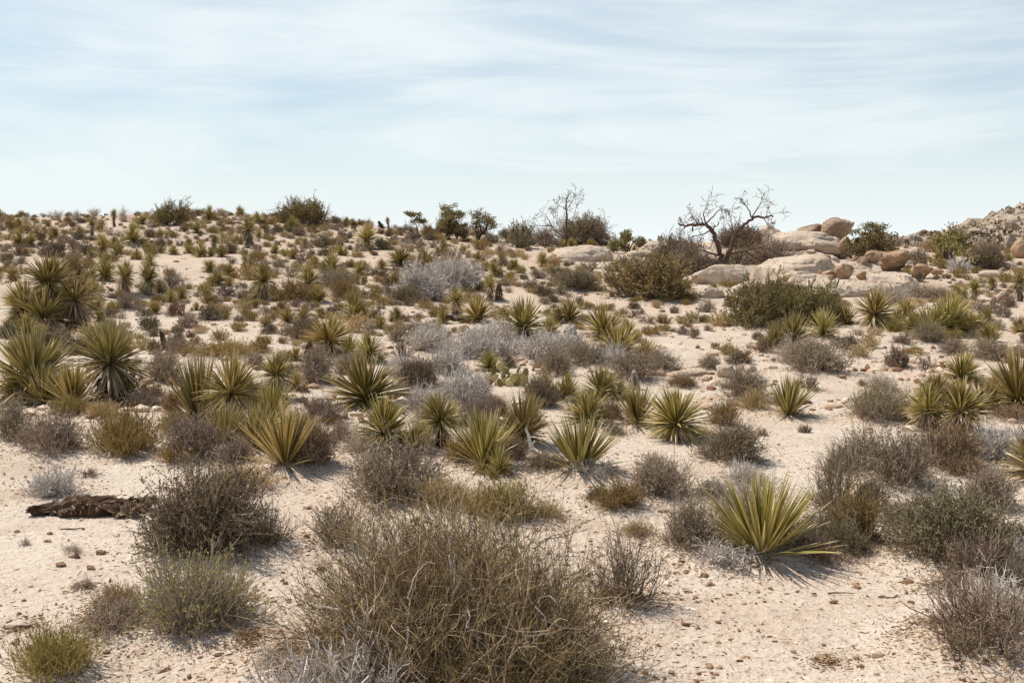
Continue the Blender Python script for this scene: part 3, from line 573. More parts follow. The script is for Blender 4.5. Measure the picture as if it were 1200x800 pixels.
# kind, image column, image row of the base, width, height  | own label @ short phrase when others are told by it
DATA = '''
p 546 832 410 200 | huge brown twiggy bush filling the bottom centre of the view @ huge brown bush at the bottom
l 396 969 250 262 | silver-white tangle of dead twigs at the left foot of the huge brown bush @ silver tangle beside the huge brown bush
b 728 716 110 96 | bare dark spindly bush leaning out right of the huge brown bush @ spindly bush right of the huge brown bush
d 236 650 158 108 | large dark grey-olive bush with bare stems at its foot, left foreground @ large dark bush at left
b 312 648 84 62 | bare brown twigs spilling from the right side of the large dark bush
b 398 640 96 56 | low bare twiggy bush between the large dark bush and the huge brown bush
r 236 742 156 96 | big grey bush with yellow-green tips in front of the large dark bush @ yellow-green tipped bush at lower left
g 128 742 110 44 | low grey-olive bush at the left side of the yellow-green tipped bush
o 66 794 112 62 | yellow-green feathery tuft in the bottom left corner @ feathery tuft in the bottom left corner
o 140 716 60 34 | small olive tuft behind the low grey-olive bush at lower left
l 60 582 66 34 | thin silvery bush behind the rotten fallen log @ thin silvery bush behind the fallen log
m 105 560 26 14 | tiny brown dead bush standing alone on sand behind the fallen log
o 208 546 56 28 | pale olive tuft just behind the large dark bush at left
s 286 575 84 34 | pale straw tuft peeping out behind the right of the large dark bush
w 30 640 20 12 | tiny pale weed on the bare sand at the left edge
w 98 692 30 20 | tiny grey-green weed among the red stones at left
w 84 650 28 16 | tiny bare weed on the stony sand left of the large dark bush
g 462 590 134 78 | wide grey bush with pale tips, alone left of centre behind the huge brown bush @ wide grey bush left of centre
s 520 600 66 44 | wispy straw grass just right of the wide grey bush
o 590 612 90 50 | olive-straw tuft rising behind the huge brown bush
s 640 612 50 26 | low straw tuft behind the right shoulder of the huge brown bush
g 776 585 90 52 | grey bush on the white sand behind the olive one @ grey bush in the centre right sand
n 724 598 66 42 | yellow-olive bush in front of the grey bush at centre right @ yellow-olive bush on the centre sand
s 746 630 46 22 | small straw tuft in front of the yellow-olive bush on the centre sand
d 700 590 30 24 | little dark bush at the left of the yellow-olive bush
f 893 662 122 106 | large green fan-leaved yucca standing in the right foreground @ big fan yucca in the right foreground
l 860 668 104 36 | grey dead twigs around the foot of the big fan yucca
m 962 664 66 32 | dark brown dead bush at the right foot of the big fan yucca
g 806 650 88 72 | pale grey bush behind and left of the big fan yucca
w 872 610 110 60 | pale wispy bush right behind the big fan yucca
n 1002 642 86 72 | straw-brown bush right of the big fan yucca @ straw-brown bush right of the big fan yucca
g 956 640 70 56 | grey-brown bush wedged between the big fan yucca and the straw-brown one
b 978 602 92 88 | tall bare see-through bush behind the straw-brown bush @ tall bare see-through bush
g 1052 570 104 68 | round grey bush on the sand at right of the tall bare bush @ round grey bush at right
g 1008 556 76 78 | upright grey bush with pale twig ends behind the tall bare bush
r 1028 494 74 40 | domed olive-brown bush on the sand behind the round grey bush @ domed olive-brown bush
w 1034 459 40 22 | small pale-topped bush alone on white sand behind the domed olive-brown bush
d 1118 662 150 88 | broad grey-brown bush in the right foreground @ broad grey-brown bush in the right foreground
b 1090 662 80 60 | dark twigs at the left side of the broad grey-brown bush
b 1150 772 176 104 | grey twiggy bush at the right edge in front of the broad grey-brown bush @ grey dead bush at the right edge
b 1190 700 60 70 | dark bare bush at the right edge behind the grey dead bush
b 1100 754 90 34 | low dark spray of twigs left of the grey dead bush at the right edge
m 1104 552 96 66 | dark brown shaggy dead bush under the many-headed yucca at right @ dark brown dead bush at right
l 1168 545 80 48 | light grey bush right of the dark brown dead bush
g 1160 597 88 52 | grey bush with dark stems in front of the light grey bush at right @ dark-stemmed grey bush at right
y 1216 566 84 66 | spiky yucca cut off by the right edge above the dark-stemmed grey bush
y 1194 486 84 82 | big olive yucca at the right edge behind the light grey bush @ big olive yucca at the right edge
m 1180 494 56 20 | brown dead leaves lying under the big olive yucca at the right edge
y 1124 448 52 34 | low yucca just behind the many-headed yucca at right
f 924 490 56 48 | yellow-tipped yucca with straw foot alone on the pale sand right of centre @ yellow-tipped yucca on the pale sand
m 942 507 19 11 | tiny brown bush on bare sand in front of the yellow-tipped yucca
g 948 458 30 20 | small brown-grey bush behind the yellow-tipped yucca
d 855 542 86 48 | dark grey bush on the white sand right of centre @ dark grey bush on the white sand
l 872 566 50 26 | small silver bush in front of the dark grey bush on the white sand
o 848 500 40 34 | rusty-olive tuft between two yuccas and the dark grey bush
s 884 482 40 28 | pale straw tuft left of the yellow-tipped yucca
m 893 510 16 11 | tiny brown tuft on sand right of the dark grey bush
g 872 470 62 40 | grey bush beside the pale rocks right of centre @ grey bush beside the pale rocks
o 792 514 74 56 | wide ball yucca placeholder
f 747 502 52 52 | upright yucca between the ball yucca and the leaning yucca @ upright yucca left of the ball yucca
f 678 558 88 70 | wide olive yucca on the sand in the very centre @ wide olive yucca in the centre
l 700 562 60 24 | grey dead twigs along the foot of the wide olive yucca in the centre
f 566 550 76 68 | green fan yucca standing left of the bleached branch @ green fan yucca left of the bleached branch
y 612 524 72 68 | tall yellowish yucca behind the bleached branch @ yellowish yucca behind the bleached branch
o 540 545 44 44 | rust-olive tuft at the left side of the green fan yucca
d 640 556 60 26 | low dark bush between the green fan yucca and the wide olive yucca
t 450 532 66 72 | yucca on a shaggy foot right behind the wide grey bush @ yucca right behind the wide grey bush
f 486 534 40 40 | slim yucca to the right of the one behind the wide grey bush
t 517 528 54 72 | yucca with a pale rosette left of the green fan yucca
g 500 500 44 38 | grey bush tucked behind the slim yuccas left of centre
w 424 532 58 34 | pale wispy bush left of the yucca behind the wide grey bush
y 430 480 92 64 | broad arching pale-green yucca left of centre @ broad arching yucca left of centre
g 372 450 56 42 | grey bush behind and left of the broad arching yucca
g 374 496 60 30 | grey bush at the left foot of the broad arching yucca
o 388 498 28 12 | small tan tuft at the foot of the broad arching yucca
d 492 456 56 34 | dark olive bush right of the broad arching yucca @ dark olive bush right of the arching yucca
f 334 552 78 76 | spiky yucca with bright leaf edges in front of the left yucca stand @ bright spiky yucca in front
d 362 548 74 60 | dark grey bush at the right of the bright spiky yucca
f 300 530 60 56 | yellow-leaved yucca behind the bright spiky yucca
f 262 524 52 52 | narrow yellow yucca at the foot of the tall left yuccas
t 324 470 48 60 | trunked yucca with a round head behind the bright spiky yucca @ round-headed yucca behind the bright spiky one
y 346 458 26 22 | small pale yucca right of the round-headed yucca
t 270 512 68 102 | tall yucca with a dark fan head on a bare foot, left of centre @ tall dark-headed yucca
f 234 506 66 90 | tall leaning yucca left of the tall dark-headed one
f 318 506 60 60 | ragged yucca between the tall dark-headed yucca and the bright spiky one
g 226 542 84 62 | pale grey bush at the foot of the tall left yuccas @ pale grey bush under the tall yuccas
g 60 534 92 54 | round grey bush on the left sand @ round grey bush on the left sand
o 148 534 98 58 | round olive-brown bush beside the grey one on the left sand @ round olive-brown bush on the left sand
g 14 516 62 50 | dark grey bush at the left edge
g 190 448 56 38 | grey bush behind the round olive-brown bush on the left sand
o 178 466 34 18 | little olive tuft right of the big shaggy yucca at left
n 208 486 40 30 | yellowish bush left of the tall leaning yucca
g 166 478 40 20 | small grey bush at the foot of the big shaggy yucca at left
t 149 347 34 44 | left one of two short yuccas with shaggy trunks standing side by side @ pair of shaggy-trunked yuccas
t 172 348 28 42 | right one of two short yuccas with shaggy trunks standing side by side
y 187 345 18 18 | small yucca right of the pair of shaggy-trunked yuccas
y 124 329 30 26 | dark yucca left of the pair of shaggy-trunked yuccas
y 212 352 18 18 | small upright yucca right of the pair of shaggy-trunked yuccas
y 141 350 14 12 | tiny pale yucca at the foot of the pair of shaggy-trunked yuccas
n 86 336 40 38 | rust-orange bush right behind the big three-headed yucca @ rust-orange bush
g 150 364 40 21 | round grey bush in front of the pair of shaggy-trunked yuccas
d 175 388 26 18 | dark little bush on bare sand left of the leaning stump
g 220 386 32 20 | grey bush on bare sand behind the leaning stump
m 207 371 30 18 | brown bush behind the grey one above the leaning stump
o 257 399 24 14 | round olive tuft on bare sand right of the leaning stump
o 279 388 20 12 | small olive tuft farther right of the leaning stump
m 182 412 22 18 | tan twiggy bush touching the left of the leaning stump
d 207 405 24 17 | dark grey bush touching the right of the leaning stump
o 229 404 18 10 | low tan tuft right behind the leaning stump
o 265 419 94 14 | long low olive strip of tufts right of the leaning stump
g 210 418 40 20 | pale grey bush in front of the leaning stump
t 134 266 10 22 | little dark trunked yucca poking above the left skyline @ trunked yucca on the left skyline
t 108 276 12 22 | leaning trunked yucca just below the left skyline
t 122 301 28 30 | dark bunch of yuccas below the left skyline @ dark yucca bunch below the left skyline
y 155 286 28 24 | yucca with grey skirt right of the dark bunch on the far left slope
y 22 288 22 18 | yellowish yucca near the left edge of the far slope
y 36 289 16 18 | upright little yucca near the left edge of the far slope
y 65 279 16 14 | yellow-olive yucca on the far left slope
y 168 263 16 12 | small yucca on the skyline left of the skyline shrub
e 200 264 46 26 | dark green shrub on the skyline at left @ skyline shrub at left
y 188 279 14 17 | yucca on dark foot below the skyline shrub
y 230 273 18 14 | yucca on stony ground below right of the skyline shrub
y 245 258 20 16 | spiky yucca on the skyline right of the tan boulder @ spiky yucca on the left skyline
y 140 297 18 14 | small yucca in front of the grey-skirted one on the far left slope
y 160 304 14 15 | small pale yucca beside the dark bunch on the far left slope
y 175 311 18 14 | small yucca behind the pair of shaggy-trunked yuccas
t 292 288 24 36 | tall dark-trunked yucca on the far slope @ tall dark-trunked yucca on the far slope
y 282 254 14 12 | small yucca on the skyline beside the tall dark-trunked one
y 302 262 16 14 | small yucca on the skyline right of the tall dark-trunked one
y 236 301 20 20 | yucca left in a row of three on the far slope @ row of three yuccas on the far slope
t 250 296 14 22 | thin-trunked middle yucca in a row of three on the far slope
y 260 301 16 18 | yucca right in a row of three on the far slope
y 222 290 14 13 | small yucca just above the row of three on the far slope
y 245 318 20 14 | low olive yucca below the row of three on the far slope
y 255 336 30 18 | wide low yucca on the left middle slope @ wide low yucca on the left middle slope
y 268 322 18 14 | small yucca above the wide low one on the left middle slope
y 230 364 12 15 | thin pale yucca right of the grey bush behind the leaning stump
t 308 354 32 48 | tall yucca on a dark trunk, left middle slope @ tall yucca on the left middle slope
y 362 338 34 28 | spreading yucca above the olive thicket @ spreading yucca above the olive thicket
y 388 318 24 24 | olive yucca behind the spreading one above the thicket
y 400 334 28 20 | yucca right of the spreading one above the thicket
n 348 354 62 26 | yellow-olive low thicket right of the tall yucca @ olive thicket
n 404 352 40 24 | brown-olive bush at the right end of the olive thicket
g 392 338 46 22 | grey bush inside the yuccas above the olive thicket
y 415 378 38 34 | pale-leaved yucca in front of the olive thicket @ pale-leaved yucca before the thicket
t 386 418 60 54 | large yucca with shaggy double trunk, centre left @ large shaggy double-trunk yucca
t 432 426 36 40 | dark yucca right of the large shaggy double-trunk one
y 347 423 22 18 | small yucca left of the large shaggy double-trunk one
d 360 400 44 26 | dark bush behind the large shaggy double-trunk yucca
e 357 264 56 28 | round green tree-like shrub on the skyline @ round green shrub on the skyline
y 342 269 18 14 | yucca at the foot of the round green shrub on the skyline
t 430 291 30 30 | dark stubby yucca bunch on the upper slope @ dark stubby yucca bunch
t 456 268 7 14 | tiny lone trunked yucca on the skyline left of the two trees @ tiny lone yucca on the skyline
y 470 312 36 23 | wide yellow-green yucca on the upper slope, centre left @ wide yellow-green yucca on the upper slope
y 498 309 26 18 | pale yucca right of the wide yellow-green one
y 358 291 14 13 | small yucca below the round green shrub on the skyline
d 378 290 24 15 | olive bush below the round green shrub on the skyline
y 520 300 20 16 | yucca below the two trees on the skyline
y 543 298 12 15 | thin yucca below the two trees on the skyline
n 500 278 20 15 | rusty bush at the foot of the left tree on the skyline
n 543 280 14 13 | small rusty bush between the two trees on the skyline
y 560 306 14 15 | small yucca on the upper slope below the right tree
y 588 306 16 13 | left of two little yuccas on the upper slope right of centre
y 600 316 13 14 | right of two little yuccas on the upper slope right of centre
g 532 304 24 14 | grey bush around the yuccas below the two trees
t 536 371 28 36 | yucca behind the dark fallen log @ yucca behind the dark fallen log
y 561 380 44 34 | bushy green yucca at the right end of the dark fallen log @ bushy yucca at the dark fallen log
t 575 352 24 33 | trunked yucca behind the bushy one at the dark fallen log
t 613 402 62 56 | grey-skirted yucca with a pale round head, centre @ grey-skirted yucca in the centre
l 498 350 64 40 | left part of the big silver dead thicket on the centre slope @ silver dead thicket on the centre slope
l 540 340 66 34 | right part of the big silver dead thicket on the centre slope
l 524 330 50 24 | back part of the big silver dead thicket on the centre slope
l 505 412 56 32 | silver-grey bush in front of the dark fallen log
l 556 420 66 34 | silver dead bush under the grey-skirted yucca @ silver bush under the grey-skirted yucca
l 540 476 66 60 | pile of silver twigs left of the prickly pear @ silver twigs left of the prickly pear
l 522 440 60 38 | bleached bush behind the pile of silver twigs
l 590 420 50 34 | silver twigs behind the prickly pear
l 630 424 60 34 | silver bush between the prickly pear and the grey-skirted yucca
g 650 442 46 34 | grey bush right of the prickly pear
g 690 432 66 30 | grey bush in front of the low central yuccas @ grey bush before the low central yuccas
g 742 446 66 34 | long grey bush right of the one before the central yuccas
g 776 436 50 26 | grey-brown bush on the sand edge right of the central yuccas
d 634 478 44 40 | olive bush behind the yellowish yucca
m 800 454 36 17 | round brown bush alone on the pale sand in the centre right
g 832 434 38 18 | grey-olive bush behind the pale rocks
d 866 428 32 18 | dark bush right behind the pale rocks
o 855 416 24 14 | yellow tuft behind the pale rocks
y 668 380 38 28 | leftmost of the low central yuccas, leaves swept left
y 708 398 58 42 | large pale head among the low central yuccas @ low central yuccas
y 724 424 62 42 | dark green front one of the low central yuccas
y 757 422 30 24 | small yucca at the right of the low central yuccas
y 702 468 54 36 | upper yucca with brown leaves beside the upright yucca
y 690 500 60 44 | lower yucca with hanging red-brown leaves
m 716 494 44 26 | heap of red-brown dead leaves under the double yucca in the centre @ heap of red-brown dead leaves
e 768 348 104 44 | wide dark green thicket on the right middle slope @ wide green thicket
y 757 343 26 22 | pale yucca standing in front of the wide green thicket
g 765 350 24 12 | little grey bush at the foot of the wide green thicket
d 790 314 60 36 | brown-green bush left behind the big dead tree
g 902 320 70 30 | grey-brown brush right of the big dead tree @ brush right of the big dead tree
g 806 320 66 34 | grey-brown brush left of the big dead tree
d 868 308 66 24 | dark brush behind the trunk of the big dead tree
m 822 316 36 14 | brown dead brush under the big dead tree
d 682 283 66 30 | airy grey-green bush around the slim dead tree @ airy bush around the slim dead tree
d 690 284 44 30 | dark bush behind the slim dead tree
g 636 288 36 20 | low grey bush left of the slim dead tree
d 610 290 34 36 | round olive bush on the skyline left of the slim dead tree @ round bush on the skyline
y 636 313 18 24 | dark little yucca above the flat white rock @ dark little yucca above the white rock
y 836 347 18 18 | green yucca in front of the white slab under the dead tree @ yucca before the white slab
o 858 338 30 10 | olive tufts growing on the white slab
y 604 316 12 14 | little yucca left of the dark one above the white rock
o 663 296 16 8 | pale olive tuft on the edge of the flat white rock
o 645 296 11 7 | tiny tuft beside the flat white rock
s 609 301 14 9 | small straw tuft below the round bush on the skyline
d 676 340 52 22 | grey-olive bush below the flat white rock @ grey-olive bush below the white rock
y 685 331 17 16 | yellow yucca growing out of the grey-olive bush below the white rock
e 944 382 76 46 | right half of the dark green shrub on the right slope
e 886 384 76 54 | left half of the dark green shrub on the right slope @ dark green shrub on the right slope
e 915 350 60 20 | back of the dark green shrub on the right slope
y 965 397 40 34 | yucca right in front of the dark green shrub
y 930 406 50 36 | yucca with pale dead leaves in front of the dark green shrub @ yucca before the dark green shrub
y 905 408 30 30 | brown-footed yucca at the left end of the dark green shrub
m 896 414 30 30 | dark brown stub under the yuccas before the dark green shrub
g 955 440 86 42 | dark grey bush in front of the dark green shrub @ dark grey bush before the green shrub
w 930 428 60 32 | pale grey bush left of the dark grey one before the green shrub
s 1006 420 32 15 | straw tuft on the sand right of the dark grey bush
t 1022 385 60 48 | large yucca with a wide straw skirt on the right slope @ large straw-skirted yucca
y 1052 382 24 22 | small yucca at the right foot of the large straw-skirted one
y 1062 372 32 22 | yellowish yucca right of the large straw-skirted one
y 1194 390 22 24 | olive yucca at the right edge, upper slope
t 1197 353 22 38 | tall yucca at the right edge below the orange boulder
y 1160 408 36 30 | pale thin-leaved yucca at the right
g 1160 424 56 26 | grey bush at the foot of the pale thin-leaved yucca
t 1140 352 18 28 | yucca on a pale grey trunk on the far right slope
y 1122 351 22 18 | round dark yucca on the far right slope
t 1163 340 14 18 | little trunked yucca on the far right slope
r 1090 402 38 26 | tan-olive bush in front of the two-headed yucca at right @ tan-olive bush at right
g 1058 404 30 14 | flat brown-grey bush left of the tan-olive bush at right
g 1118 418 50 20 | low grey bush right of the tan-olive bush at right
d 1054 432 32 24 | small dark bush in front of the tan-olive bush at right
b 1086 434 24 18 | reddish bare bush in front of the tan-olive bush at right
o 1068 416 30 10 | low straw tuft in front of the flat brown-grey bush
g 1077 310 28 26 | round grey-green bush right of the two tan boulders
d 1156 315 40 34 | round grey-olive bush at the right foot of the wide far tree
l 1122 320 30 20 | pale dead twigs under the wide far tree
w 1042 356 60 22 | silver-grey brush above the large straw-skirted yucca
g 1085 352 60 18 | low grey brush below the far orange boulder
y 1062 330 18 14 | small yucca in the rocks left of the far orange boulder
y 1100 308 20 14 | small pale yucca under the wide far tree
w 67 258 22 11 | left of two pale bare bushes on the left skyline
w 90 258 18 11 | right of two pale bare bushes on the left skyline
w 145 260 18 20 | tall pale wispy bush on the skyline behind the trunked yucca
s 160 262 12 8
g 86 292 26 13
g 100 298 28 15
g 75 284 22 10
g 113 340 16 11
g 112 355 22 12
d 8 308 18 13
g 26 309 16 10
o 198 323 16 9
o 187 296 18 10
g 198 288 11 9
b 202 344 46 26
o 240 343 22 12
o 248 366 22 12
g 264 348 28 15
g 285 350 22 12
g 300 346 20 12
d 22 356 30 12
g 60 372 22 12
s 128 380 12 8
g 18 375 20 14
d 8 396 24 16
g 100 372 22 12
s 150 384 10 7
g 78 396 24 14
o 441 342 18 9
o 441 352 18 14
d 473 353 42 17
g 492 358 30 16
o 497 364 26 12
o 519 366 20 11
g 486 389 52 12
g 439 375 30 16
o 423 334 22 14
o 410 333 14 10
g 463 322 16 10
o 310 403 22 11
o 332 403 14 10
o 460 393 26 14
g 433 393 22 17
b 470 420 32 24
g 508 400 40 16
g 412 344 22 11
g 455 345 20 12
d 380 300 20 9
o 335 300 20 8
o 420 302 18 8
g 350 312 14 9
g 312 322 20 11
g 300 300 20 9
o 390 296 16 8
g 400 278 16 8
g 395 270 20 10
g 462 284 18 8
o 461 287 16 7
d 485 285 24 13
o 515 282 18 9
g 575 285 26 12
g 590 298 20 12
o 610 320 16 9
g 630 326 26 12
d 652 324 20 12
g 625 340 30 14
g 655 346 26 12
d 637 347 22 13
s 700 329 18 10
g 650 330 24 10
o 704 308 16 9
g 726 312 28 10
g 707 343 11 11
b 663 358 18 11
g 680 356 14 10
d 737 350 14 13
s 749 353 8 7
g 770 352 22 13
s 770 361 14 9
s 748 362 7 6
g 790 367 15 9
g 827 366 24 14
g 855 359 20 9
s 810 378 20 13
g 812 396 18 15
g 800 392 16 11
g 830 388 12 8
o 762 394 30 13
b 755 380 30 13
g 750 368 12 7
o 680 318 16 8
g 668 402 18 9
w 878 408 14 8
g 886 398 18 11
o 838 408 12 7
g 1010 452 16 8
d 1076 330 16 12
g 1110 362 22 12
g 1150 366 24 12
o 1130 372 20 12
g 1178 372 20 12
g 1170 386 24 12
o 1110 352 18 10
g 1180 352 20 10
g 1196 420 26 18
g 1140 398 16 10
o 1020 350 14 8
g 1044 346 22 10
g 1010 318 12 7
g 905 400 16 8
g 980 404 20 10
l 470 440 44 24
g 408 440 40 26
g 448 500 40 26
g 402 520 44 26
m 360 516 46 30
d 296 480 44 34
g 246 470 40 28
o 206 510 44 30
g 276 546 60 34
s 120 490 40 20
o 84 488 44 24
g 330 440 34 22
g 300 430 30 18
g 470 470 40 22
l 500 480 50 28
g 560 500 50 36
d 596 540 50 30
m 584 490 40 26
g 620 500 40 30
o 654 470 30 22
l 575 404 60 26
g 598 412 44 26
l 664 420 60 30
l 716 432 50 26
g 560 470 40 30
g 720 510 30 18
s 820 512 40 14
g 770 560 50 30
y 470 530 34 30
y 496 520 30 34
y 532 500 34 30
y 640 470 34 34
y 664 470 34 34
y 585 560 40 34
y 250 490 40 40
y 286 470 34 34
y 350 520 36 36
y 20 470 50 44
y 150 470 40 40
y 1165 470 40 34
y 1080 500 34 30
y 1070 392 34 26
y 1140 392 34 26
y 985 380 28 24
y 645 398 30 28
y 735 400 30 28
y 590 380 24 22
y 520 380 20 20
y 300 352 20 26
y 320 348 20 22
y 375 356 28 22
y 340 350 24 20
y 108 350 26 24
y 20 385 26 18
y 410 420 30 28
d 1078 318 20 12
g 1020 600 60 44
g 1060 620 60 40
b 1080 600 40 26
g 1140 540 50 34
m 1130 560 60 30
g 984 560 50 40
g 850 640 60 44
g 838 590 50 36
g 1150 480 36 20
g 1120 700 80 34
b 1150 690 90 70
d 1186 655 60 60
l 1195 775 70 60
b 1130 780 80 50
s 560 604 70 36
l 330 800 70 60
b 290 770 50 36
b 864 319 60 18
d 832 322 44 15
g 940 656 84 46
d 990 656 64 48
g 836 656 66 48
l 1168 735 110 58
l 1188 664 70 46
'''
# distant rocky hills
def hill(name, u0, u1, D, prof, depth, seed, boulders, mat='hill'):
    rng = np.random.default_rng(seed)
    def hx(X, Y):
        pu = U0+F*X/D; top = np.interp(pu, [p[0] for p in prof], [p[1] for p in prof])
        H = CAMZ+(VH-top)/F*D + 3.0
        t = np.clip((Y-(D-depth))/depth, 0, 1); back = np.clip(1-(Y-D)/(depth*1.5), 0, 1)
        s = np.where(Y < D, t**.9, back)
        rough = fbm(X/9., Y/9., o=5, seed=seed, g=.6)*1.5*np.minimum(1, D/200)+np.abs(fbm(X/2.2, Y/2.2, o=3, seed=seed+3))*.6
        return -3.2+H*s+rough*np.minimum(1, s*5)*(.3+.7*np.clip(1-np.abs(s-1)*.0, 0, 1))*np.minimum(1, H/8)
    xa, xb = (u0-U0)/F*D, (u1-U0)/F*D
    X, Y = np.meshgrid(np.linspace(xa, xb, 300), np.linspace(D-depth, D+depth*1.5, 240)); Z = hx(X, Y)
    idx = np.arange(X.size).reshape(X.shape)
    Fq = np.stack([idx[:-1, :-1], idx[:-1, 1:], idx[1:, 1:], idx[1:, :-1]], -1).reshape(-1, 4)
    o = link(name, mesh(name, [(np.stack([X, Y, Z], -1).reshape(-1, 3), Fq, np.zeros(X.size), 0)], [MT[mat]])); tag(o, kind='structure')
    n = boulders; x = rng.uniform(xa, xb, n); y = rng.uniform(D-depth*.95, D+depth*.2, n); z = hx(x, y)
    sz = rng.uniform(0, 1, n)**3*1.9*D/300+.3*D/300
    V, Fc = ICO1; ch = []
    A = V[None]*(1+rng.normal(size=(n, len(V), 1))*.22)*sz[:, None, None]*rng.uniform(.6, 1.2, (n, 1, 3))+np.stack([x, y, z], -1)[:, None]
    return (A.reshape(-1, 3), (Fc[None]+np.arange(n)[:, None, None]*len(V)).reshape(-1, 3), 0, 0), (hx, xa, xb, D, depth, rng)
c1, h1 = hill('hills', 1010, 1560, 260, [(1010, 290), (1060, 284), (1080, 277), (1100, 275), (1115, 277), (1130, 274), (1150, 262), (1168, 250), (1178, 247), (1200, 245), (1260, 232), (1400, 226), (1560, 245)], 60, 4, 2600)
c2, h2 = hill('hills', -420, 40, 420, [(-420, 240), (-200, 236), (-40, 248), (4, 253), (16, 256), (34, 270)], 90, 8, 900)
tag(link('hill_boulders', mesh('hill_boulders', [c1, c2], [MT['hill']])), 'rocks strewn over the distant hills', 'rocks', kind='stuff')
sc = []
for hx, xa, xb, D, dp, rng in (h1, h2):
    n = 900; x = rng.uniform(xa, xb, n); y = rng.uniform(D-dp*.95, D+4, n); z = hx(x, y); m = 14; s = rng.uniform(.5, 1.3, n)*D/260
    C = np.repeat(np.stack([x, y, z+.2], -1), m, 0); q = rng.normal(size=(n*m, 3)); q[:, 2] = np.abs(q[:, 2]); ss = np.repeat(s, m)[:, None]
    sc.append(leaves(C+q*ss*.35, q, ss[:, 0]*.8, ss[:, 0]*.5, rng, np.repeat(rng.uniform(0, 1, n), m)))
tag(link('hill_scrub', mesh('hill_scrub', sc, [MT['dleaf']])), 'sparse scrub dotted over the distant hills', 'scrub', kind='stuff')

# ------------------------------------------------------------------ rocks
RK = []
def rock(u, v, w, h, dep, seed, label, name='boulder', mat='tan', D=None, sink=.2, tilt=(0, 0), rot=0, cuts=10, cutd=(.62, .92), rough=.1, group=None, layer=0., hi=True, under=0):
    if D is None: x, y, z, D = ground_at(u, v)
    else:
        p = CP + D*ray(u, v); x, y, z = p
    W = w*D/F; H = h*D/F/(1-sink)
    me = rock_mesh(name, W, W*dep, H, seed, mat, cuts, cutd, rough, hi, layer, under)
    o = link(name, me, None, (x, y+W*dep*.35, z+H*(.5-sink)), 0); o.rotation_euler = (R(tilt[0]), R(tilt[1]), rot)
    tag(o, label, 'rock', group); RK.append((u, v, w, h)); return D
# bare bedrock: one connected sheet of terraced pale granite
def bedrock(label, cu, cv, wu, y0, y1, seed, top=.55, px=0):
    xc = ground_at(cu, cv)[0]; hw = wu*(y0+y1)/2/F/2
    yc = (y0+y1)/2
    def bz(X, Y):
        X = np.asarray(X, float); Y = np.asarray(Y, float)
        e = ((X-xc)/hw)**2+((Y-yc)/((y1-y0)/2))**2+fbm(X/2.2, Y/2.6, o=4, seed=seed)*.45
        m = np.clip((1-e)/.25, 0, 1); f = fbm(X/3.0, Y/2.0, o=4, seed=seed+4)*.5+.5+.15*(Y-y0)/(y1-y0)
        q = f*5; t = np.floor(q)+np.clip((q-np.floor(q))*5, 0, 1)
        cr = np.abs(fbm(X/1.6, Y/1.2, o=2, seed=seed+8)); Z = height(X, Y)-.35+m*(.38+top*t/5)-np.clip(.06-cr, 0, 1)*2.2*m+fbm(X*2, Y*2, o=3, seed=seed)*.03
        b = np.minimum(hw-np.abs(X-xc), np.minimum(Y-y0, y1-Y)); return Z - np.clip(.3-b, 0, 9)*3
    X, Y = np.meshgrid(np.linspace(xc-hw, xc+hw, 260), np.linspace(y0, y1, 200)); Z = bz(X, Y)
    BEDS.append(lambda x, y: float(bz(x, y)) if abs(x-xc) < hw and y0 < y < y1 else -9)
    idx = np.arange(X.size).reshape(X.shape); Fq = np.stack([idx[:-1, :-1], idx[:-1, 1:], idx[1:, 1:], idx[1:, :-1]], -1).reshape(-1, 4)
    tag(link('bedrock', mesh('bedrock', [(np.stack([X, Y, Z], -1).reshape(-1, 3), Fq, np.zeros(X.size), 0)], [MT['granite']], False)), label, 'rock')
bedrock('broad terraced pale bedrock spreading between the rock dome and the big dead tree', 955, 330, 215, 44, 66, 60, .6)
bedrock('low pale bedrock breaking the ground round the flat white rock', 700, 305, 130, 56, 68, 66, .1)
Dd = rock(938, 303, 118, 33, .8, 3, 'broad smooth pale rock dome under the overhanging boulder on the skyline', 'rock_dome', 'granite', sink=.25, cutd=(.7, .95), rough=.13, cuts=12, layer=.12)
DR = [('broad smooth pale rock dome', 935, 290)]
rock(912, 290, 74, 13, .6, 15, 'pale ledge across the upper left of the rock dome', 'rock_slab', 'granite', D=Dd-1.2, sink=.3, cutd=(.7, .95), rough=.14, cuts=14, tilt=(0, 3))
rock(962, 292, 62, 12, .6, 16, 'pale ledge across the upper right of the rock dome', 'rock_slab', 'granite', D=Dd-1.2, sink=.3, cutd=(.7, .95), rough=.14, cuts=14, tilt=(0, 6))
rock(925, 306, 90, 13, .6, 17, 'pale ledge at the foot of the rock dome', 'rock_slab', 'granite', sink=.35, cutd=(.7, .95), rough=.14, cuts=14, tilt=(0, -3))
rock(905, 283, 30, 20, 1.2, 14, 'pointed pale rock at the left shoulder of the rock dome', 'boulder', 'granite', D=Dd+2, sink=.25)
rock(984, 281, 42, 27, .8, 27, 'big tan overhanging boulder on top of the rock dome, highest on the skyline', 'boulder', 'tan', D=Dd+2.2, sink=.12, tilt=(0, -6), cuts=16, cutd=(.55, .85), rough=.15, under=.3)
rock(953, 277, 36, 14, 1.2, 33, 'lower pale boulder leaning on the left of the overhanging boulder', 'boulder', 'tan', D=Dd+3, sink=.2, tilt=(0, -12), rough=.06)
rock(990, 296, 22, 19, .9, 41, 'orange-faced boulder below the overhanging boulder, split on its front', 'boulder', 'orange', D=Dd-1.0, sink=.15, cuts=14, cutd=(.55, .85), under=.3)
rock(1010, 303, 26, 21, .9, 47, 'tan boulder left of the green tree on the rocks', 'boulder', 'tan', sink=.2)
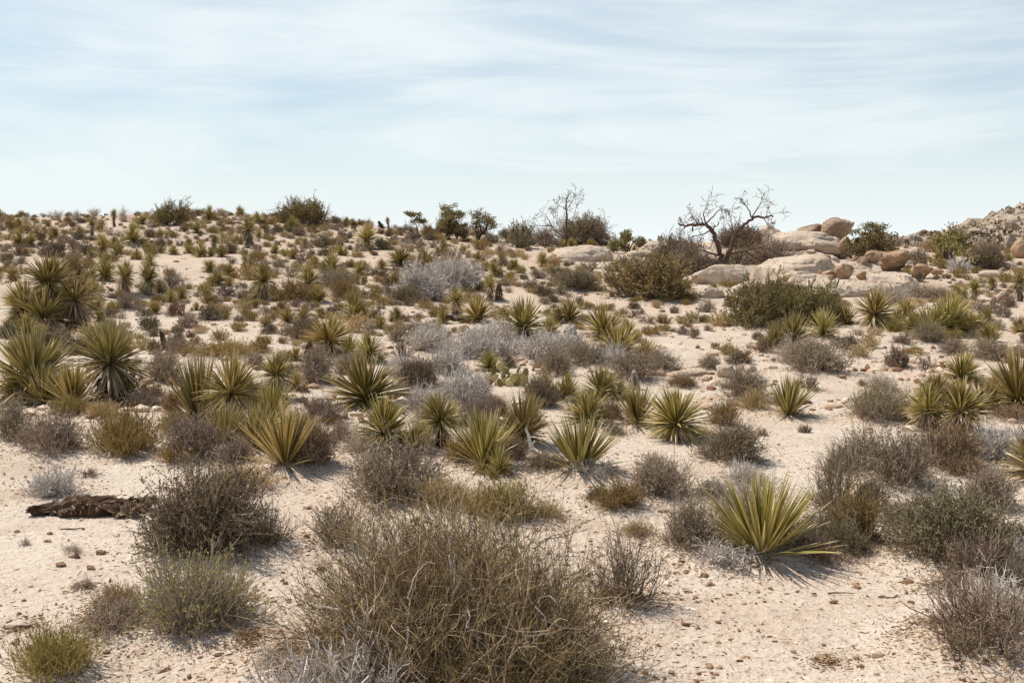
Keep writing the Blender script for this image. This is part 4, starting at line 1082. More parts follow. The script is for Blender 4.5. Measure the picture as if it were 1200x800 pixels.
rock(1050, 319, 42, 28, .85, 52, 'large boulder with pale top and dark orange front', 'boulder', 'orange', sink=.12, tilt=(0, 8), cuts=18, cutd=(.55, .85), rough=.1, under=.3)
rock(1026, 321, 21, 15, .9, 58, 'square orange boulder left of the large pale-topped boulder', 'boulder', 'orange', sink=.12, cuts=14, cutd=(.5, .8))
rock(1081, 327, 30, 18, .85, 63, 'tan boulder with a dark right side right of the large pale-topped boulder', 'boulder', 'orange', sink=.15, tilt=(0, 10), cuts=16, cutd=(.55, .85), under=.3)
rock(1100, 322, 16, 8, .9, 66, 'small orange rock right of the dark-sided tan boulder', 'boulder', 'orange', sink=.15)
rock(968, 318, 14, 11, .9, 68, 'round orange rock lying on the pale slab', 'boulder', 'orange', sink=.1, cutd=(.8, 1))
rock(990, 335, 24, 18, .7, 74, 'stump-shaped orange rock on the front slab', 'boulder', 'orange', sink=.1, cuts=16, cutd=(.5, .8))
rock(974, 333, 24, 9, .6, 79, 'flat orange rock touching the left of the stump-shaped one', 'boulder', 'orange', sink=.15)
rock(940, 330, 96, 18, 1.0, 82, 'long pale slab below the rock dome', 'rock_slab', 'granite', sink=.45, cutd=(.8, 1), rough=.14, cuts=12, layer=.1, tilt=(3, -2))
rock(972, 348, 100, 18, .9, 85, 'front pale slab carrying the stump-shaped rock', 'rock_slab', 'granite', sink=.45, cutd=(.8, 1), rough=.14, cuts=12, layer=.1)
rock(1010, 345, 60, 14, .9, 86, 'pale slab right of the stump-shaped rock', 'rock_slab', 'granite', sink=.45, cutd=(.8, 1), rough=.08, cuts=6)
rock(1198, 303, 22, 24, .9, 91, 'orange boulder cut off by the right edge below the hill', 'boulder', 'orange', sink=.12)
rock(1184, 316, 24, 10, .8, 93, 'flat pale rock propped up near the right edge', 'boulder', 'granite', sink=.1, tilt=(0, 8))
rock(1164, 325, 30, 7, .8, 95, 'flat whitish rock on the ground near the right edge', 'boulder', 'granite', sink=.3)
rock(848, 334, 74, 24, .8, 101, 'white rock slab under the big dead tree', 'rock_slab', 'granite', sink=.35, cutd=(.78, 1), rough=.11, cuts=12, tilt=(0, 4))
rock(882, 346, 50, 17, .9, 104, 'second white slab in front of the one under the big dead tree', 'rock_slab', 'granite', sink=.4, cutd=(.78, 1), rough=.13, cuts=12)
rock(832, 350, 34, 14, .9, 107, 'low white slab left of the second one', 'rock_slab', 'granite', sink=.45, cutd=(.78, 1), rough=.13, cuts=12)
rock(682, 309, 78, 19, .9, 111, 'flat white rock below the slim dead tree', 'rock_slab', 'granite', sink=.4, cutd=(.8, 1), rough=.09, cuts=10)
rock(766, 297, 34, 15, .9, 113, 'pale rock mound right of the small green tree', 'rock_slab', 'granite', sink=.3, cutd=(.8, 1), rough=.14, cuts=12, layer=.1)
rock(752, 303, 40, 8, .9, 115, 'low white slab in front of the pale rock mound', 'rock_slab', 'granite', sink=.35, cutd=(.8, 1), rough=.14, cuts=12, layer=.1)
rock(712, 295, 10, 6, .9, 117, 'small white rock at the right end of the flat white rock', 'stone', 'granite', hi=False)
rock(221, 257, 18, 13, .9, 121, 'tan boulder on the left skyline beside the skyline shrub', 'boulder', 'tan', sink=.2)
rock(851, 443, 22, 15, .8, 125, 'pale upright rock between the grey bushes right of centre', 'boulder', 'granite', sink=.15, cuts=12, cutd=(.6, .9))
rock(876, 436, 26, 9, .8, 127, 'pale flat rock right of the pale upright rock', 'boulder', 'granite', sink=.2)
rock(858, 455, 26, 12, .8, 129, 'pale tan rock in front of the pale upright rock', 'boulder', 'granite', sink=.2, cuts=12)
rock(806, 441, 42, 7, .6, 131, 'long flat pale slab left of the pale upright rock', 'rock_slab', 'granite', sink=.35)
rock(545, 389, 12, 8, .9, 133, 'dark red rock below the dark fallen log', 'stone', 'orange', hi=False)
rock(553, 394, 14, 8, .9, 135, 'dark red rock right of the first below the dark fallen log', 'stone', 'orange', hi=False)
for i, (u, v, w, h, l) in enumerate([
    (57, 628, 9, 5, 'reddish stone below the rotten fallen log'), (54, 636, 10, 4, 'flat reddish stone just in front of the reddish one'), (18, 625, 8, 4, 'small red stone near the left edge below the fallen log'),
    (86, 655, 15, 7, 'orange stone left of the larger pale one on the stony sand'), (118, 652, 13, 7, 'pale orange stone left of the large dark bush'), (106, 670, 11, 8, 'pointed orange stone among the red stones at left'),
    (70, 664, 14, 5, 'flat brown stone among the red stones at left'), (110, 690, 10, 4, 'dark orange stone in front of the pointed one at left'), (18, 737, 34, 6, 'pale buried slab at the left edge, lower foreground'),
    (170, 772, 16, 8, 'orange stone in front of the yellow-green tipped bush'), (186, 796, 24, 10, 'large orange stone at the bottom left of centre'), (163, 788, 15, 6, 'flat orange stone left of the large one at the bottom'),
    (130, 764, 12, 5, 'brown stone right of the feathery tuft'), (832, 689, 15, 6, 'dark brown stone left below the big fan yucca'), (825, 680, 13, 9, 'dark knobbly clod left below the big fan yucca'), (811, 671, 10, 6, 'small dark clod farthest left below the big fan yucca'),
    (970, 779, 32, 6, 'flat pinkish stone on the sand at the bottom right'), (1063, 698, 6, 6, 'small brown upright stone right foreground'), (872, 774, 16, 4, 'dark flat chip on the sand at the bottom right'), (107, 532, 26, 8, 'orange stone between the two round bushes on the left sand'),
    (74, 537, 8, 4, 'pale stone in front of the round grey bush on the left sand'), (333, 566, 14, 6, 'dark stone in front of the bright spiky yucca'), (356, 562, 13, 5, 'red stone right of the dark one in front of the bright spiky yucca')]):
    if 'pale buried' in l: rock(u, v, w, h, .7, 200+i, l, 'stone', 'granite', sink=.3, hi=False)
    else: rock(u, v, w, h, .8, 200+i, l, 'stone', 'orange', sink=.25, hi=False, cuts=20, cutd=(.4, .8), rough=.2)
rng = np.random.default_rng(77)
for i in range(46):
    u = rng.uniform(893, 1015); v = rng.uniform(292, 312) if i < 30 else rng.uniform(312, 350); w = rng.uniform(5, 17)
    rock(u, v, w, w*rng.uniform(.5, .9), .9, 300+i, 'small broken rock in the rubble between the rock dome and the pale slabs', 'rubble_rock', ('orange', 'granite', 'tan', 'orange')[i % 4], sink=.1, cuts=14, cutd=(.5, .85), group='rubble rocks on the rocky knoll', hi=False)
for i in range(28):
    u = rng.uniform(195, 330) if i < 16 else rng.uniform(1060, 1200); v = rng.uniform(258, 300) if i < 16 else rng.uniform(318, 345); w = rng.uniform(4, 10)
    a = i < 16
    rock(u, v, w, w*rng.uniform(.5, .8), .9, 400+i, 'pale stone scattered on the stony far left slope' if a else 'small rock scattered on the stony far right slope', 'stone', ('granite', 'tan')[i % 2], sink=.2, cuts=14, cutd=(.5, .85), group='stones on the far left slope' if a else 'rocks on the far right slope', hi=False)

# ------------------------------------------------------------------ special plants
def multi_yucca(label, u, v, heads, skirt_col='ydead', seed=1):
    """heads: (u, v of rosette centre, radius px, kind, depth offset m)"""
    rng = np.random.default_rng(seed); x, y, z, dd = ground_at(u, v)
    root = link('yucca_clump', None, None, (x, y, z-.01)); tag(root, label, 'yucca')
    k = dd/F
    for (hu, hv, rp, kind, off) in heads:
        hx = (hu-u)*k; hc = max((v-hv)*k, .04); rad = rp*k*2*1.22
        hd = yucca_head(rng, kind, hc/rad, 120)
        oz = float(height(x+hx, y+off))-z
        tk = None
        for p in hd:
            for c in hd[p]: c[0][:] = c[0]*rad+np.array([hx, off, oz])
            ob = link(p, mesh(p, hd[p], [MT[YM[p]]]), tk if p == 'dead_leaf_skirt' else root)
            if p == 'trunk': tk = ob
    return root
multi_yucca('big three-headed yucca with one tall skirted head, far left', 54, 386, [(53, 334, 32, 'y', .3), (30, 362, 29, 'y', .1), (58, 372, 32, 'y', -.4), (86, 352, 28, 'y', .2)], seed=1)
multi_yucca('big spreading dark yucca at the left edge behind the round grey bush', 38, 472, [(40, 448, 56, 'y', .0), (66, 474, 24, 'f', -.5)], seed=2)
multi_yucca('big shaggy yucca with ball head and drooping leaves at left', 118, 474, [(122, 428, 46, 'y', .3), (100, 472, 28, 'f', -.5)], seed=3)
multi_yucca('many-headed yucca over the dark brown dead bush at right', 1118, 506, [(1092, 484, 28, 'y', .2), (1124, 482, 34, 'y', 0), (1108, 470, 26, 'y', .4)], seed=4)
multi_yucca('wide two-headed yucca in the middle of the right slope', 1105, 395, [(1088, 388, 28, 'y', 0), (1115, 384, 32, 'y', .3), (1138, 374, 20, 'y', 1.5)], seed=5)
multi_yucca('wide ball yucca with hanging dead leaves right of centre', 792, 514, [(792, 496, 38, 'y', 0)], seed=6)

def fibre_lump(rng, P, r, n, ln, v0=.1, v1=1):
    """shaggy lying trunk: core tube + fibres"""
    core = tubes(P[None], r[None], rng, 14, .3)
    core[0][:] += np.stack([fbm(core[0][:, 0]*9+j, core[0][:, 1]*9, core[0][:, 2]*9, 3, 7+j) for j in range(3)], 1)*r.mean()*.55
    k = rng.integers(0, len(P)-1, n); t = rng.uniform(0, 1, (n, 1)); o = P[k]*(1-t)+P[k+1]*t
    ax = nrm(P[k+1]-P[k]); s = nrm(np.cross(ax, rng.normal(size=(n, 3)))); s[:, 2] = np.abs(s[:, 2])*.9
    return [core, leaves(o+s*r[k][:, None]*.9, ax*1+s*.35+np.array([0, 0, -.25]), ln*rng.uniform(.5, 1.3, n), ln*.16, rng, rng.uniform(v0, v1, n), 0)]
def stump(label, u, v, h, w, lean, mat='ytrunk', name='yucca_stump', fib=260, seed=3, cone=.55):
    rng = np.random.default_rng(seed); x, y, z, dd = ground_at(u, v); k = dd/F; H = h*k; W = w*k
    P = np.stack([np.linspace(0, lean*H, 9), np.zeros(9), np.linspace(-.05, H, 9)], -1); r = np.linspace(W/2, W/2*cone, 9); r[-1] *= .4
    core = tubes(P[None], r[None], rng, 12, .4); core[0][:] += rng.normal(size=core[0].shape)*W*.04
    root = link(name, mesh(name, [core], [MT[mat]]), None, (x, y, z)); tag(root, label, 'stump')
    n = fib; q = rng.uniform(0, 1, n); o = np.stack([np.interp(q*8, range(9), P[:, 0]), 0*q, q*H], -1); a = rng.uniform(0, 6.28, n)
    s = np.stack([np.cos(a), np.sin(a), 0*a], -1); rr = np.interp(q*8, range(9), r)[:, None]
    link('dead_leaves', mesh('dead_leaves', [leaves(o+s*rr*.85, s*.35+np.array([0, 0, -1]), H*.28*rng.uniform(.6, 1.2, n), H*.05, rng, rng.uniform(0, 1, n))], [MT['ydead' if mat != 'white' else 'silver']]), root)
    return root
stump('dark bare stump leaning left on the sand behind the left yuccas', 196, 413, 25, 10, -.28, 'bark', fib=60, seed=5, cone=.45)
stump('grey pointed yucca stump standing behind the upright yucca', 743, 456, 24, 15, 0, 'silver', seed=6, fib=420, cone=.25)
stump('grey cone-shaped dead yucca stump left of the low central yuccas', 668, 402, 22, 26, 0, 'silver', seed=7, fib=420, cone=.3)
stump('short dark yucca stub right of the yuccas at the dark fallen log', 584, 352, 20, 9, .05, 'ytrunk', seed=8, fib=120)
stump('shaggy grey trunk stub left of the large shaggy double-trunk yucca', 361, 424, 24, 13, .1, 'ytrunk', seed=9, fib=300)
stump('curved dead stub on the skyline left of the tiny lone yucca', 449, 268, 9, 5, -.6, 'bark', seed=10, fib=30)

# rotten fallen yucca trunk, left foreground
x, y, z, dd = ground_at(96, 606); k = dd/F; rng = np.random.default_rng(12)
root = link('fallen_log', None, None, (x, y, z)); tag(root, 'rotten reddish-brown fallen yucca trunk broken in shaggy pieces, left foreground', 'log')
for i, (a, b, r0) in enumerate([((-62, 0), (-34, 12), 7), ((-30, 2), (2, 12), 10), ((-6, 4), (34, 13), 12), ((30, 12), (66, 18), 8), ((-40, 14), (0, 22), 7), ((34, 2), (58, 6), 6)]):
    n = 9; q = np.linspace(0, 1, n)
    P = np.stack([(a[0]+(b[0]-a[0])*q)*k, (b[1]*.9+a[1]-4)*k*(.6+q*.8)*1.2+0*q, (4+r0*.35)*k+.0*q], -1)+rng.normal(size=(n, 3))*k*1.8
    r = r0*k*(.55+.45*np.sin(np.pi*q)**.6)
    link('trunk_piece', mesh('trunk_piece', fibre_lump(rng, P, r, 1800, .09), [MT['log']]), root)
# dark fallen log, centre
x, y, z, dd = ground_at(538, 380); k = dd/F
P = np.stack([np.linspace(-15, 14, 10)*k, np.linspace(.1, -.25, 10), np.linspace(9, 2.0, 10)*k], -1)+rng.normal(size=(10, 3))*k*.4
tag(link('fallen_log', mesh('fallen_log', fibre_lump(rng, P, np.full(10, 2.6*k)*np.linspace(1, .8, 10), 300, .12), [MT['bark']]), None, (x, y, z)), 'dark fallen log lying under the yuccas, centre', 'log')
# bleached branch
x, y, z, dd = ground_at(624, 531); k = dd/F
P = dense([(1*k, 0, -.02), (-2*k, -.02, 10*k), (-4*k, -.05, 18*k), (-8*k, -.1, 31*k)], 12)+rng.normal(size=(12, 3))*k*.25
P2 = dense([(-2*k, -.02, 10*k), (3*k, -.1, 16*k)], 5)
tag(link('bleached_branch', mesh('bleached_branch', [tubes(P[None], np.linspace(3.0, 1.3, 12)[None]*k, rng, 9, .6), tubes(P2[None], np.linspace(1.5, .8, 5)[None]*k, rng, 7, .6)], [MT['white']], True), None, (x, y, z)), 'bleached white dead branch standing upright before the yellowish yucca', 'branch')
for u, v, L, dz, l, mt in [(160, 652, 50, 2, 'thin grey stick on the sand left of the large dark bush', 'deadbark'), (1042, 700, 26, 2, 'short brown stick on the sand, right foreground', 'brown'), (985, 696, 30, 1, 'thin stick on the sand in front of the straw-brown bush', 'brown'), (84, 622, 30, 5, 'curved piece of bark in front of the rotten fallen log', 'deadbark'),
                        (640, 402, 60, 3, 'thin dark dead stem on the sand beside the grey-skirted yucca', 'deadbark'), (568, 405, 24, 2, 'short brown stick below the dark fallen log', 'deadbark'), (650, 520, 20, 2, 'short stick near the wide olive yucca', 'brown')]:
    x, y, z, dd = ground_at(u, v); k = dd/F; P = np.zeros((9, 3)); P[:, 0] = np.linspace(-L/2, L/2, 9)*k; P[:, 1] = np.cumsum(rng.normal(size=9))*.012
    for j in range(9): P[j, 2] = float(height(x+P[j, 0], y+P[j, 1]))-z+1.2*k
    tag(link('dead_stick', mesh('dead_stick', [tubes(P[None], np.linspace(1.1, .5, 9)[None]*k, rng, 7, .4)], [MT[mt]]), None, (x, y, z)), l, 'stick')

# prickly pear
def prickly_pear(label, u, v, w, h, seed):
    rng = np.random.default_rng(seed); x, y, z, dd = ground_at(u, v); k = dd/F
    root = link('prickly_pear', None, None, (x, y, z)); tag(root, label, 'cactus'); V, Fc = ICO2; a = .075
    pads = []
    for i in range(34):
        if i < 11: c = np.array([rng.uniform(-.46, .46)*w*k, rng.uniform(-.35, .35)*w*k*.7, a*.8])
        else:
            p = pads[rng.integers(0, len(pads))]; c = p+np.array([rng.normal()*.07, rng.normal()*.07, a*1.25])
            if c[2] > h*k-a*.8: c[2] = h*k-a*rng.uniform(.9, 1.6)
        pads.append(c); s = np.array([a*rng.uniform(.8, 1.05), a*.24, a*rng.uniform(1., 1.3)])
        M = np.array(Euler((rng.normal()*.35, rng.normal()*.4, rng.uniform(-1.2, 1.2))).to_matrix())
        q = V*s*(1+.1*V[:, 2:]); me = mesh('pad', [((q@M.T)+c, Fc, rng.uniform(0, 1), 0)], [MT['pad']], True); sp = mesh('spines', [leaves((V[::2]*s*1.0)@M.T+c, V[::2]@M.T+rng.normal(size=V[::2].shape)*.5, .035, .004, rng, rng.uniform(0, 1, len(V[::2])), 0)], [MT['spine']])
        link('spines', sp, link('pad', me, root))
prickly_pear('pale prickly pear cactus beside the silver twigs, centre', 592, 452, 50, 32, 4)

# trees
live_tree('pinyon_tree', 'gnarled green tree on the skyline, left of two', 'tree', 519, 281, 50, 45, 11, ntr=3, clusters=90, per=70, leaf=.11, cl=.085, low=.22)
live_tree('pinyon_tree', 'broad open tree on the skyline, right of two', 'tree', 560, 281, 64, 42, 23, ntr=4, clusters=80, per=26, leaf=.11, cl=.07, low=.35)
live_tree('pinyon_tree', 'low bushy green tree between the two trees on the skyline', 'tree', 536, 281, 34, 24, 61, ntr=4, clusters=50, per=60, leaf=.11, cl=.1, low=.1)
live_tree('pinyon_tree', 'tiny green treetop on the skyline at the left of the two trees', 'tree', 491, 276, 24, 29, 31, ntr=1, clusters=22, per=70, leaf=.11, cl=.1, low=.5, lean=-.2)
live_tree('pinyon_tree', 'small bushy green tree on the skyline right of the slim dead tree', 'tree', 738, 297, 42, 30, 37, ntr=4, clusters=50, per=60, leaf=.11, cl=.1, low=.15)
live_tree('live_oak', 'dense green tree growing behind the rocks at right', 'tree', 1032, 308, 64, 50, 41, ntr=4, clusters=90, per=80, leaf=.12, cl=.09, low=.1)
live_tree('live_oak', 'wide open brown-green tree in front of the hill', 'tree', 1118, 314, 76, 54, 47, ntr=5, clusters=110, per=34, leaf=.12, cl=.09, low=.2)
live_tree('live_oak', 'low crown of the round green shrub, right shoulder on the skyline', 'tree', 372, 262, 30, 20, 49, ntr=3, clusters=30, per=70, leaf=.11, cl=.13, low=.1)
dead_tree('slim upright dead tree with bare twigs on the skyline', 663, 291, [
    (((250, 265), (252, 200), (254, 150), (258, 100), (250, 65), (258, 30), (266, 12)), .14), (((245, 215), (225, 200), (200, 180), (180, 150), (130, 160), (105, 150)), .07),
    (((180, 150), (160, 112), (125, 85)), .035), (((258, 130), (290, 112), (300, 60)), .035), (((250, 80), (215, 60), (205, 45)), .03), (((258, 70), (280, 45), (285, 20)), .03), (((250, 130), (215, 125), (190, 115)), .03)], 5)
dead_tree('big spreading dead tree with two bare forked limbs, on the right skyline', 847, 321, [
    (((985, 372), (975, 310), (955, 250), (930, 190), (905, 160), (870, 165), (810, 175), (780, 160)), .20), (((985, 372), (1010, 300), (1030, 230), (1060, 180), (1110, 135), (1160, 130), (1205, 130)), .18),
    (((905, 160), (890, 120), (905, 85)), .06), (((905, 160), (935, 130), (960, 95), (1000, 95)), .06), (((870, 165), (850, 130), (830, 140)), .05), (((930, 190), (880, 215), (830, 220)), .06),
    (((1110, 135), (1090, 90), (1060, 50)), .06), (((1110, 135), (1140, 80), (1160, 60)), .05), (((1030, 230), (1070, 210), (1110, 205)), .06), (((1030, 230), (1025, 170), (1015, 130)), .05), (((1160, 130), (1190, 170)), .04),
    (((1010, 300), (1080, 290), (1140, 265), (1210, 290)), .09), (((975, 310), (930, 300), (870, 280), (830, 300)), .09), (((985, 372), (950, 340), (915, 345)), .09), (((1080, 290), (1130, 320), (1190, 340)), .06)], 6)
dead_tree('small bare dead branch sticking out left of the round green shrub', 340, 262, [(((0, 60), (-10, 30), (-30, -10), (-70, -20)), .05), (((-10, 30), (10, -20), (30, -45)), .04)], 9)

# ------------------------------------------------------------------ the listed plants
def hero_ephedra(u, v, w, h):
    rng = np.random.default_rng(99); x, y, z, dd = ground_at(u, min(v, 798)); dd_ = dd
    if v > 798:
        y -= (v-798)*.006; z = float(height(x, y)); dd_ = dd-(v-798)*.006
    x = (u-U0)/F*dd_
    st, lf = bush(rng, H=.62, n0=280, n1=4600, n2=24000, nl=70000, leafs=.013, leafw=.16, thick=.0016, wob=.2, up=.02, tilt=84, tpow=.6, rad0=.2, lump=.45, spreadleaf=.35, upleaf=.6, l1=(.12, .26), l2=(.05, .13))
    W, H = measure(st+lf); s = w*dd_/F/W; sz = h*dd_/F/H
    root = link('twiggy_shrub', None, None, (x, y, z-.02), 0, (s, s, sz)); 
    link('twigs', mesh('twigs', st[2:]+lf, [MT['pleaf']]), root)
    m = 420; o_, d_, i_, t_ = pick(rng, branch(rng, np.zeros((60, 3)), nrm(rng.normal(size=(60, 3))*[1, 1, .5]+[0, -.4, .5]), rng.uniform(.2, .46, 60), 6, .2, .03), m, .3, 1)
    d = tubes(branch(rng, o_, d_+rng.normal(size=(m, 3))*.7, rng.uniform(.04, .13, m), 6, .35, 0), np.linspace(.0022, .0008, 6)[None]*np.ones((m, 1)), rng, 4, rng.uniform(.3, 1, m))
    link('branches', mesh('branches', st[:2]+[(d[0], d[1], d[2], 1)], [MT['pstem'], MT['silver']]), root)
    return root
LM = []; auto = []; BOX = list(RK); PB = []
DESC = dict(g='grey-brown bush', d='dark olive-grey bush', o='olive-tan tuft', s='straw-yellow tuft', l='silver dead bush', r='yellow-tipped bush', e='dark green shrub', b='bare twiggy bush', n='rusty bush', m='brown dead bush', w='pale wispy bush', y='spiky yucca', t='trunked yucca')
TOTAL = {}
for ln in DATA.strip().splitlines():
    if 'placeholder' in ln: continue
    q = ln.split('|'); k, u, v, w, h = q[0].split(); u, v, w, h = map(float, (u, v, w, h))
    if k == 'p': o = hero_ephedra(u, v, w, h)
    else:
        if v > 800:
            x, y, z, dd = ground_at(u, 799); y -= (v-799)*.006; dd -= (v-799)*.006; x = (u-U0)/F*dd
            o = put_plant(k, u, v, w, h, xyz=(x, y, float(height(x, y)), dd))
        else: o = put_plant(k, u, v, w, h)
    BOX.append((u, v, w, h)); PB.append((u, v, w, h)); TOTAL[k] = TOTAL.get(k, 0)+1
    cat = 'bush' if k == 'p' else CATS[k]
    if len(q) > 1:
        lab = q[1].split('@'); tag(o, lab[0].strip(), cat)
        if len(lab) > 1: LM.append((lab[1].strip(), u, v-h/2))
    else: tag(o, None, cat, None); auto.append((o, k, u, v-h/2, w))
LM += [('leaning stump', 192, 400), ('big three-headed yucca', 54, 350), ('dark fallen log', 538, 374), ('flat white rock', 680, 300), ('big dead tree', 847, 290), ('slim dead tree', 663, 270), ('prickly pear', 592, 438),
       ('two trees on the skyline', 540, 262), ('rock dome', 938, 290), ('large pale-topped boulder', 1050, 306), ('wide far tree', 1120, 295), ('wide two-headed yucca at right', 1105, 380)]
ORD = ['nearest', 'second nearest', 'third nearest', 'fourth nearest', 'fifth nearest', 'sixth nearest', 'seventh nearest']
bins = {}
for o, k, u, v, w in auto:
    d, L = min((math.hypot(u-a[1], (v-a[2])*1.6), a) for a in LM)
    du, dv = u-L[1], (v-L[2])*1.6
    rel = ('right of' if du > 0 else 'left of') if abs(du) > abs(dv) else ('in front of' if dv > 0 else 'behind')
    bins.setdefault((DESC[k], rel, L[0]), []).append((d, o))
for (ds, rel, L), lst in bins.items():
    lst.sort(key=lambda a: a[0])
    for i, (d, o) in enumerate(lst):
        o['label'] = ('small %s %s the %s' % (ds, rel, L)) if len(lst) == 1 else ('small %s, %s %s the %s' % (ds, ORD[min(i, 6)], rel, L))

# ------------------------------------------------------------------ small plants of the far slope, unlisted
rng = np.random.default_rng(2024); rr = random.Random(5); n = 0; tries = 0
kinds = 'gggdooosyywbdomns'
want = 700
GL = dict(n='small yellowish bush among the many dotting the far slope', g='small grey-brown bush among the many dotting the far slope', d='small dark bush among the many dotting the far slope', o='small olive tuft among the many dotting the far slope', s='little straw tuft among the many dotting the far slope',
          y='little yucca among the many small ones dotting the far slope', w='tiny pale bush among those dotting the far slope', b='tiny bare bush among those dotting the far slope', m='tiny brown dead bush among those dotting the far slope')
def blocked(u, v, w, h, slack):
    for (a, b, c, d) in BOX:
        if abs(u-a) < (w+c)/2*slack and v-h*.3 < b+1 and v > b-d*.75: return True
    return False
while n < want and tries < 26000:
    tries += 1
    v = 252+rng.uniform(0, 1)**1.6*184; u = rng.uniform(-10, 1210)
    if v > 400 and rng.uniform() < .6: continue
    if (880 < u < 1020 and v < 345) or (640 < u < 740 and 290 < v < 310) or (810 < u < 900 and v < 350) or (740 < u < 900 and v > 395) or (150 < u < 320 and v > 425) or u < 170 and v > 420: continue
    if u > 800 and v > 395 and rng.uniform() < .75: continue
    if 600 < u < 900 and v > 350 and rng.uniform() < .5: continue
    if v > 300 and vnoise(u/55., v/16., 0, 44) < -.16: continue
    x, y, z, dd = ground_at(u, v)
    if abs(project(x, y, z)[1]-v) > 2: continue
    k = kinds[rng.integers(0, len(kinds))]
    wm = .50*math.exp(rng.normal()*.38)*(1.35 if v < 330 else 1) if k != 'y' else rng.uniform(.45, .8); w = wm*F/dd; h = w*(.5 if k != 'y' else .75)
    if k == 'g' and u > 600: k = 'o' if rng.uniform() < .3 else 'g'
    if blocked(u, v, w, h, .5): continue
    o = put_plant(k, u, v, w, h, xyz=(x, y, z, dd), lod=1, rng=rr); tag(o, GL[k], CATS[k], {'y': 'small yuccas dotting the far slope', 'o': 'tufts dotting the far slope', 's': 'tufts dotting the far slope'}.get(k, 'small bushes dotting the far slope'))
    BOX.append((u, v, w, h)); n += 1
print('listed', TOTAL, 'fill', n)
# plants beyond both sides of the frame, so the desert does not stop at it
for i in range(70):
    side = -1 if i % 2 else 1; yy = rng.uniform(9, 60); xx = side*(yy*.445+rng.uniform(.9, 9)); k = 'ggdoybws'[rng.integers(0, 8)]
    pu, pv, dd = project(xx, yy, float(height(xx, yy)))
    if -60 < pu < 1260: continue
    o = put_plant(k, pu, pv, 10, 6, xyz=(xx, yy, float(height(xx, yy)), dd), wm=rng.uniform(.5, 1.1), hm=rng.uniform(.35, .6), lod=1, rng=rr); tag(o, GL[k].replace('far slope', 'ground outside the view'), CATS[k], 'plants outside the view')

# far brush beyond the crest
rng = np.random.default_rng(31); nb = 500; m = 22
x = rng.uniform(-60, 130, nb); y = rng.uniform(90, 240, nb); z = height(x, y); s = rng.uniform(.5, 1.6, nb)
C = np.repeat(np.stack([x, y, z], -1), m, 0); q = rng.normal(size=(nb*m, 3)); q[:, 2] = np.abs(q[:, 2]); ss = np.repeat(s, m)[:, None]
tag(link('far_scrub', mesh('far_scrub', [leaves(C+q*ss*.4, q, ss[:, 0]*.6, ss[:, 0]*.35, rng, np.repeat(rng.uniform(0, 1, nb), m))], [MT['dleaf']])), 'low scrub on the flats beyond the crest', 'scrub', kind='stuff')


# wind-piled sand round the larger plants
MP = []
for (u, v, w, h) in PB:
    if w < 26 or v < 330: continue
    x, y, z, dd = ground_at(u, min(v, 799)); wm = w*dd/F
    MP.append((x, y+.12*wm, wm*.55, min(.11, .07*wm+.02)))
def height2(X, Y):
    Z = height(X, Y); X = np.asarray(X, float)+0*Z; Y = np.asarray(Y, float)+0*Z; fl = Z.ravel().copy(); xf = X.ravel(); yf = Y.ravel()
    sel = np.where((yf > 4) & (yf < 60) & (np.abs(xf) < 34))[0]; o = sel[np.argsort(yf[sel])]; yo = yf[o]; add = np.zeros(len(o))
    for (a, b, r, k) in MP:
        i0, i1 = np.searchsorted(yo, [b-2.2*r, b+2.2*r]); ii = slice(i0, i1)
        add[ii] += k*np.exp(-((xf[o[ii]]-a)**2+(yo[ii]-b)**2)/(r*r))
    fl[o] += np.minimum(add, .2); return fl.reshape(Z.shape)
# ------------------------------------------------------------------ ground
ys = np.concatenate([np.linspace(-30, 5, 20)[:-1], 5*np.exp(np.linspace(0, math.log(95/5.), 620)), 95*np.exp(np.linspace(0, math.log(6000/95.), 70))[1:]])
xs_ = np.linspace(-1, 1, 561); xs = np.sinh(xs_*8.2)/np.sinh(8.2)*4000
xs = np.sign(xs_)*(np.abs(xs_)*30+ (np.sinh(np.abs(xs_)*9)/np.sinh(9.))*4000)
X, Y = np.meshgrid(xs, ys); Z = height2(X, Y)
near = np.clip(1-(np.abs(X)-14)/20, 0, 1)*np.clip(1-(Y-30)/40, 0, 1)*(Y > 4)
Z = Z + near*(fbm(X*3.1, Y*3.1, o=3, seed=21)*.012)
idx = np.arange(X.size).reshape(X.shape)
Fq = np.stack([idx[:-1, :-1], idx[:-1, 1:], idx[1:, 1:], idx[1:, :-1]], -1).reshape(-1, 4)
tag(link('ground', mesh('ground', [(np.stack([X, Y, Z], -1).reshape(-1, 3), Fq, np.zeros(X.size), 0)], [ground_material()], True)), kind='structure')

# ------------------------------------------------------------------ pebbles, litter, tiny weeds (stuff)
def pebbles(n, y0, y1, s0, s1, seed, thr, amp):
    rng = np.random.default_rng(seed); y = np.exp(rng.uniform(math.log(y0), math.log(y1), n)); x = rng.uniform(-.52, .52, n)*y
    d = fbm(x/1.3, y/1.3, o=3, seed=seed); keep = d > thr+rng.uniform(-.6, .6, n); x, y = x[keep], y[keep]; n = len(x)
    z = height2(x, y); s = s0+(s1-s0)*rng.uniform(0, 1, n)**amp; V, Fc = ICO1
    A = V[None]*(1+rng.normal(size=(n, len(V), 1))*.2)*s[:, None, None]*.5*rng.uniform(.5, 1.3, (n, 1, 3))*np.array([1, 1, .6])+np.stack([x, y, z+s*.08], -1)[:, None]
    return (A.reshape(-1, 3), (Fc[None]+np.arange(n)[:, None, None]*len(V)).reshape(-1, 3), np.repeat(rng.uniform(0, 1, n), len(V)), 0)
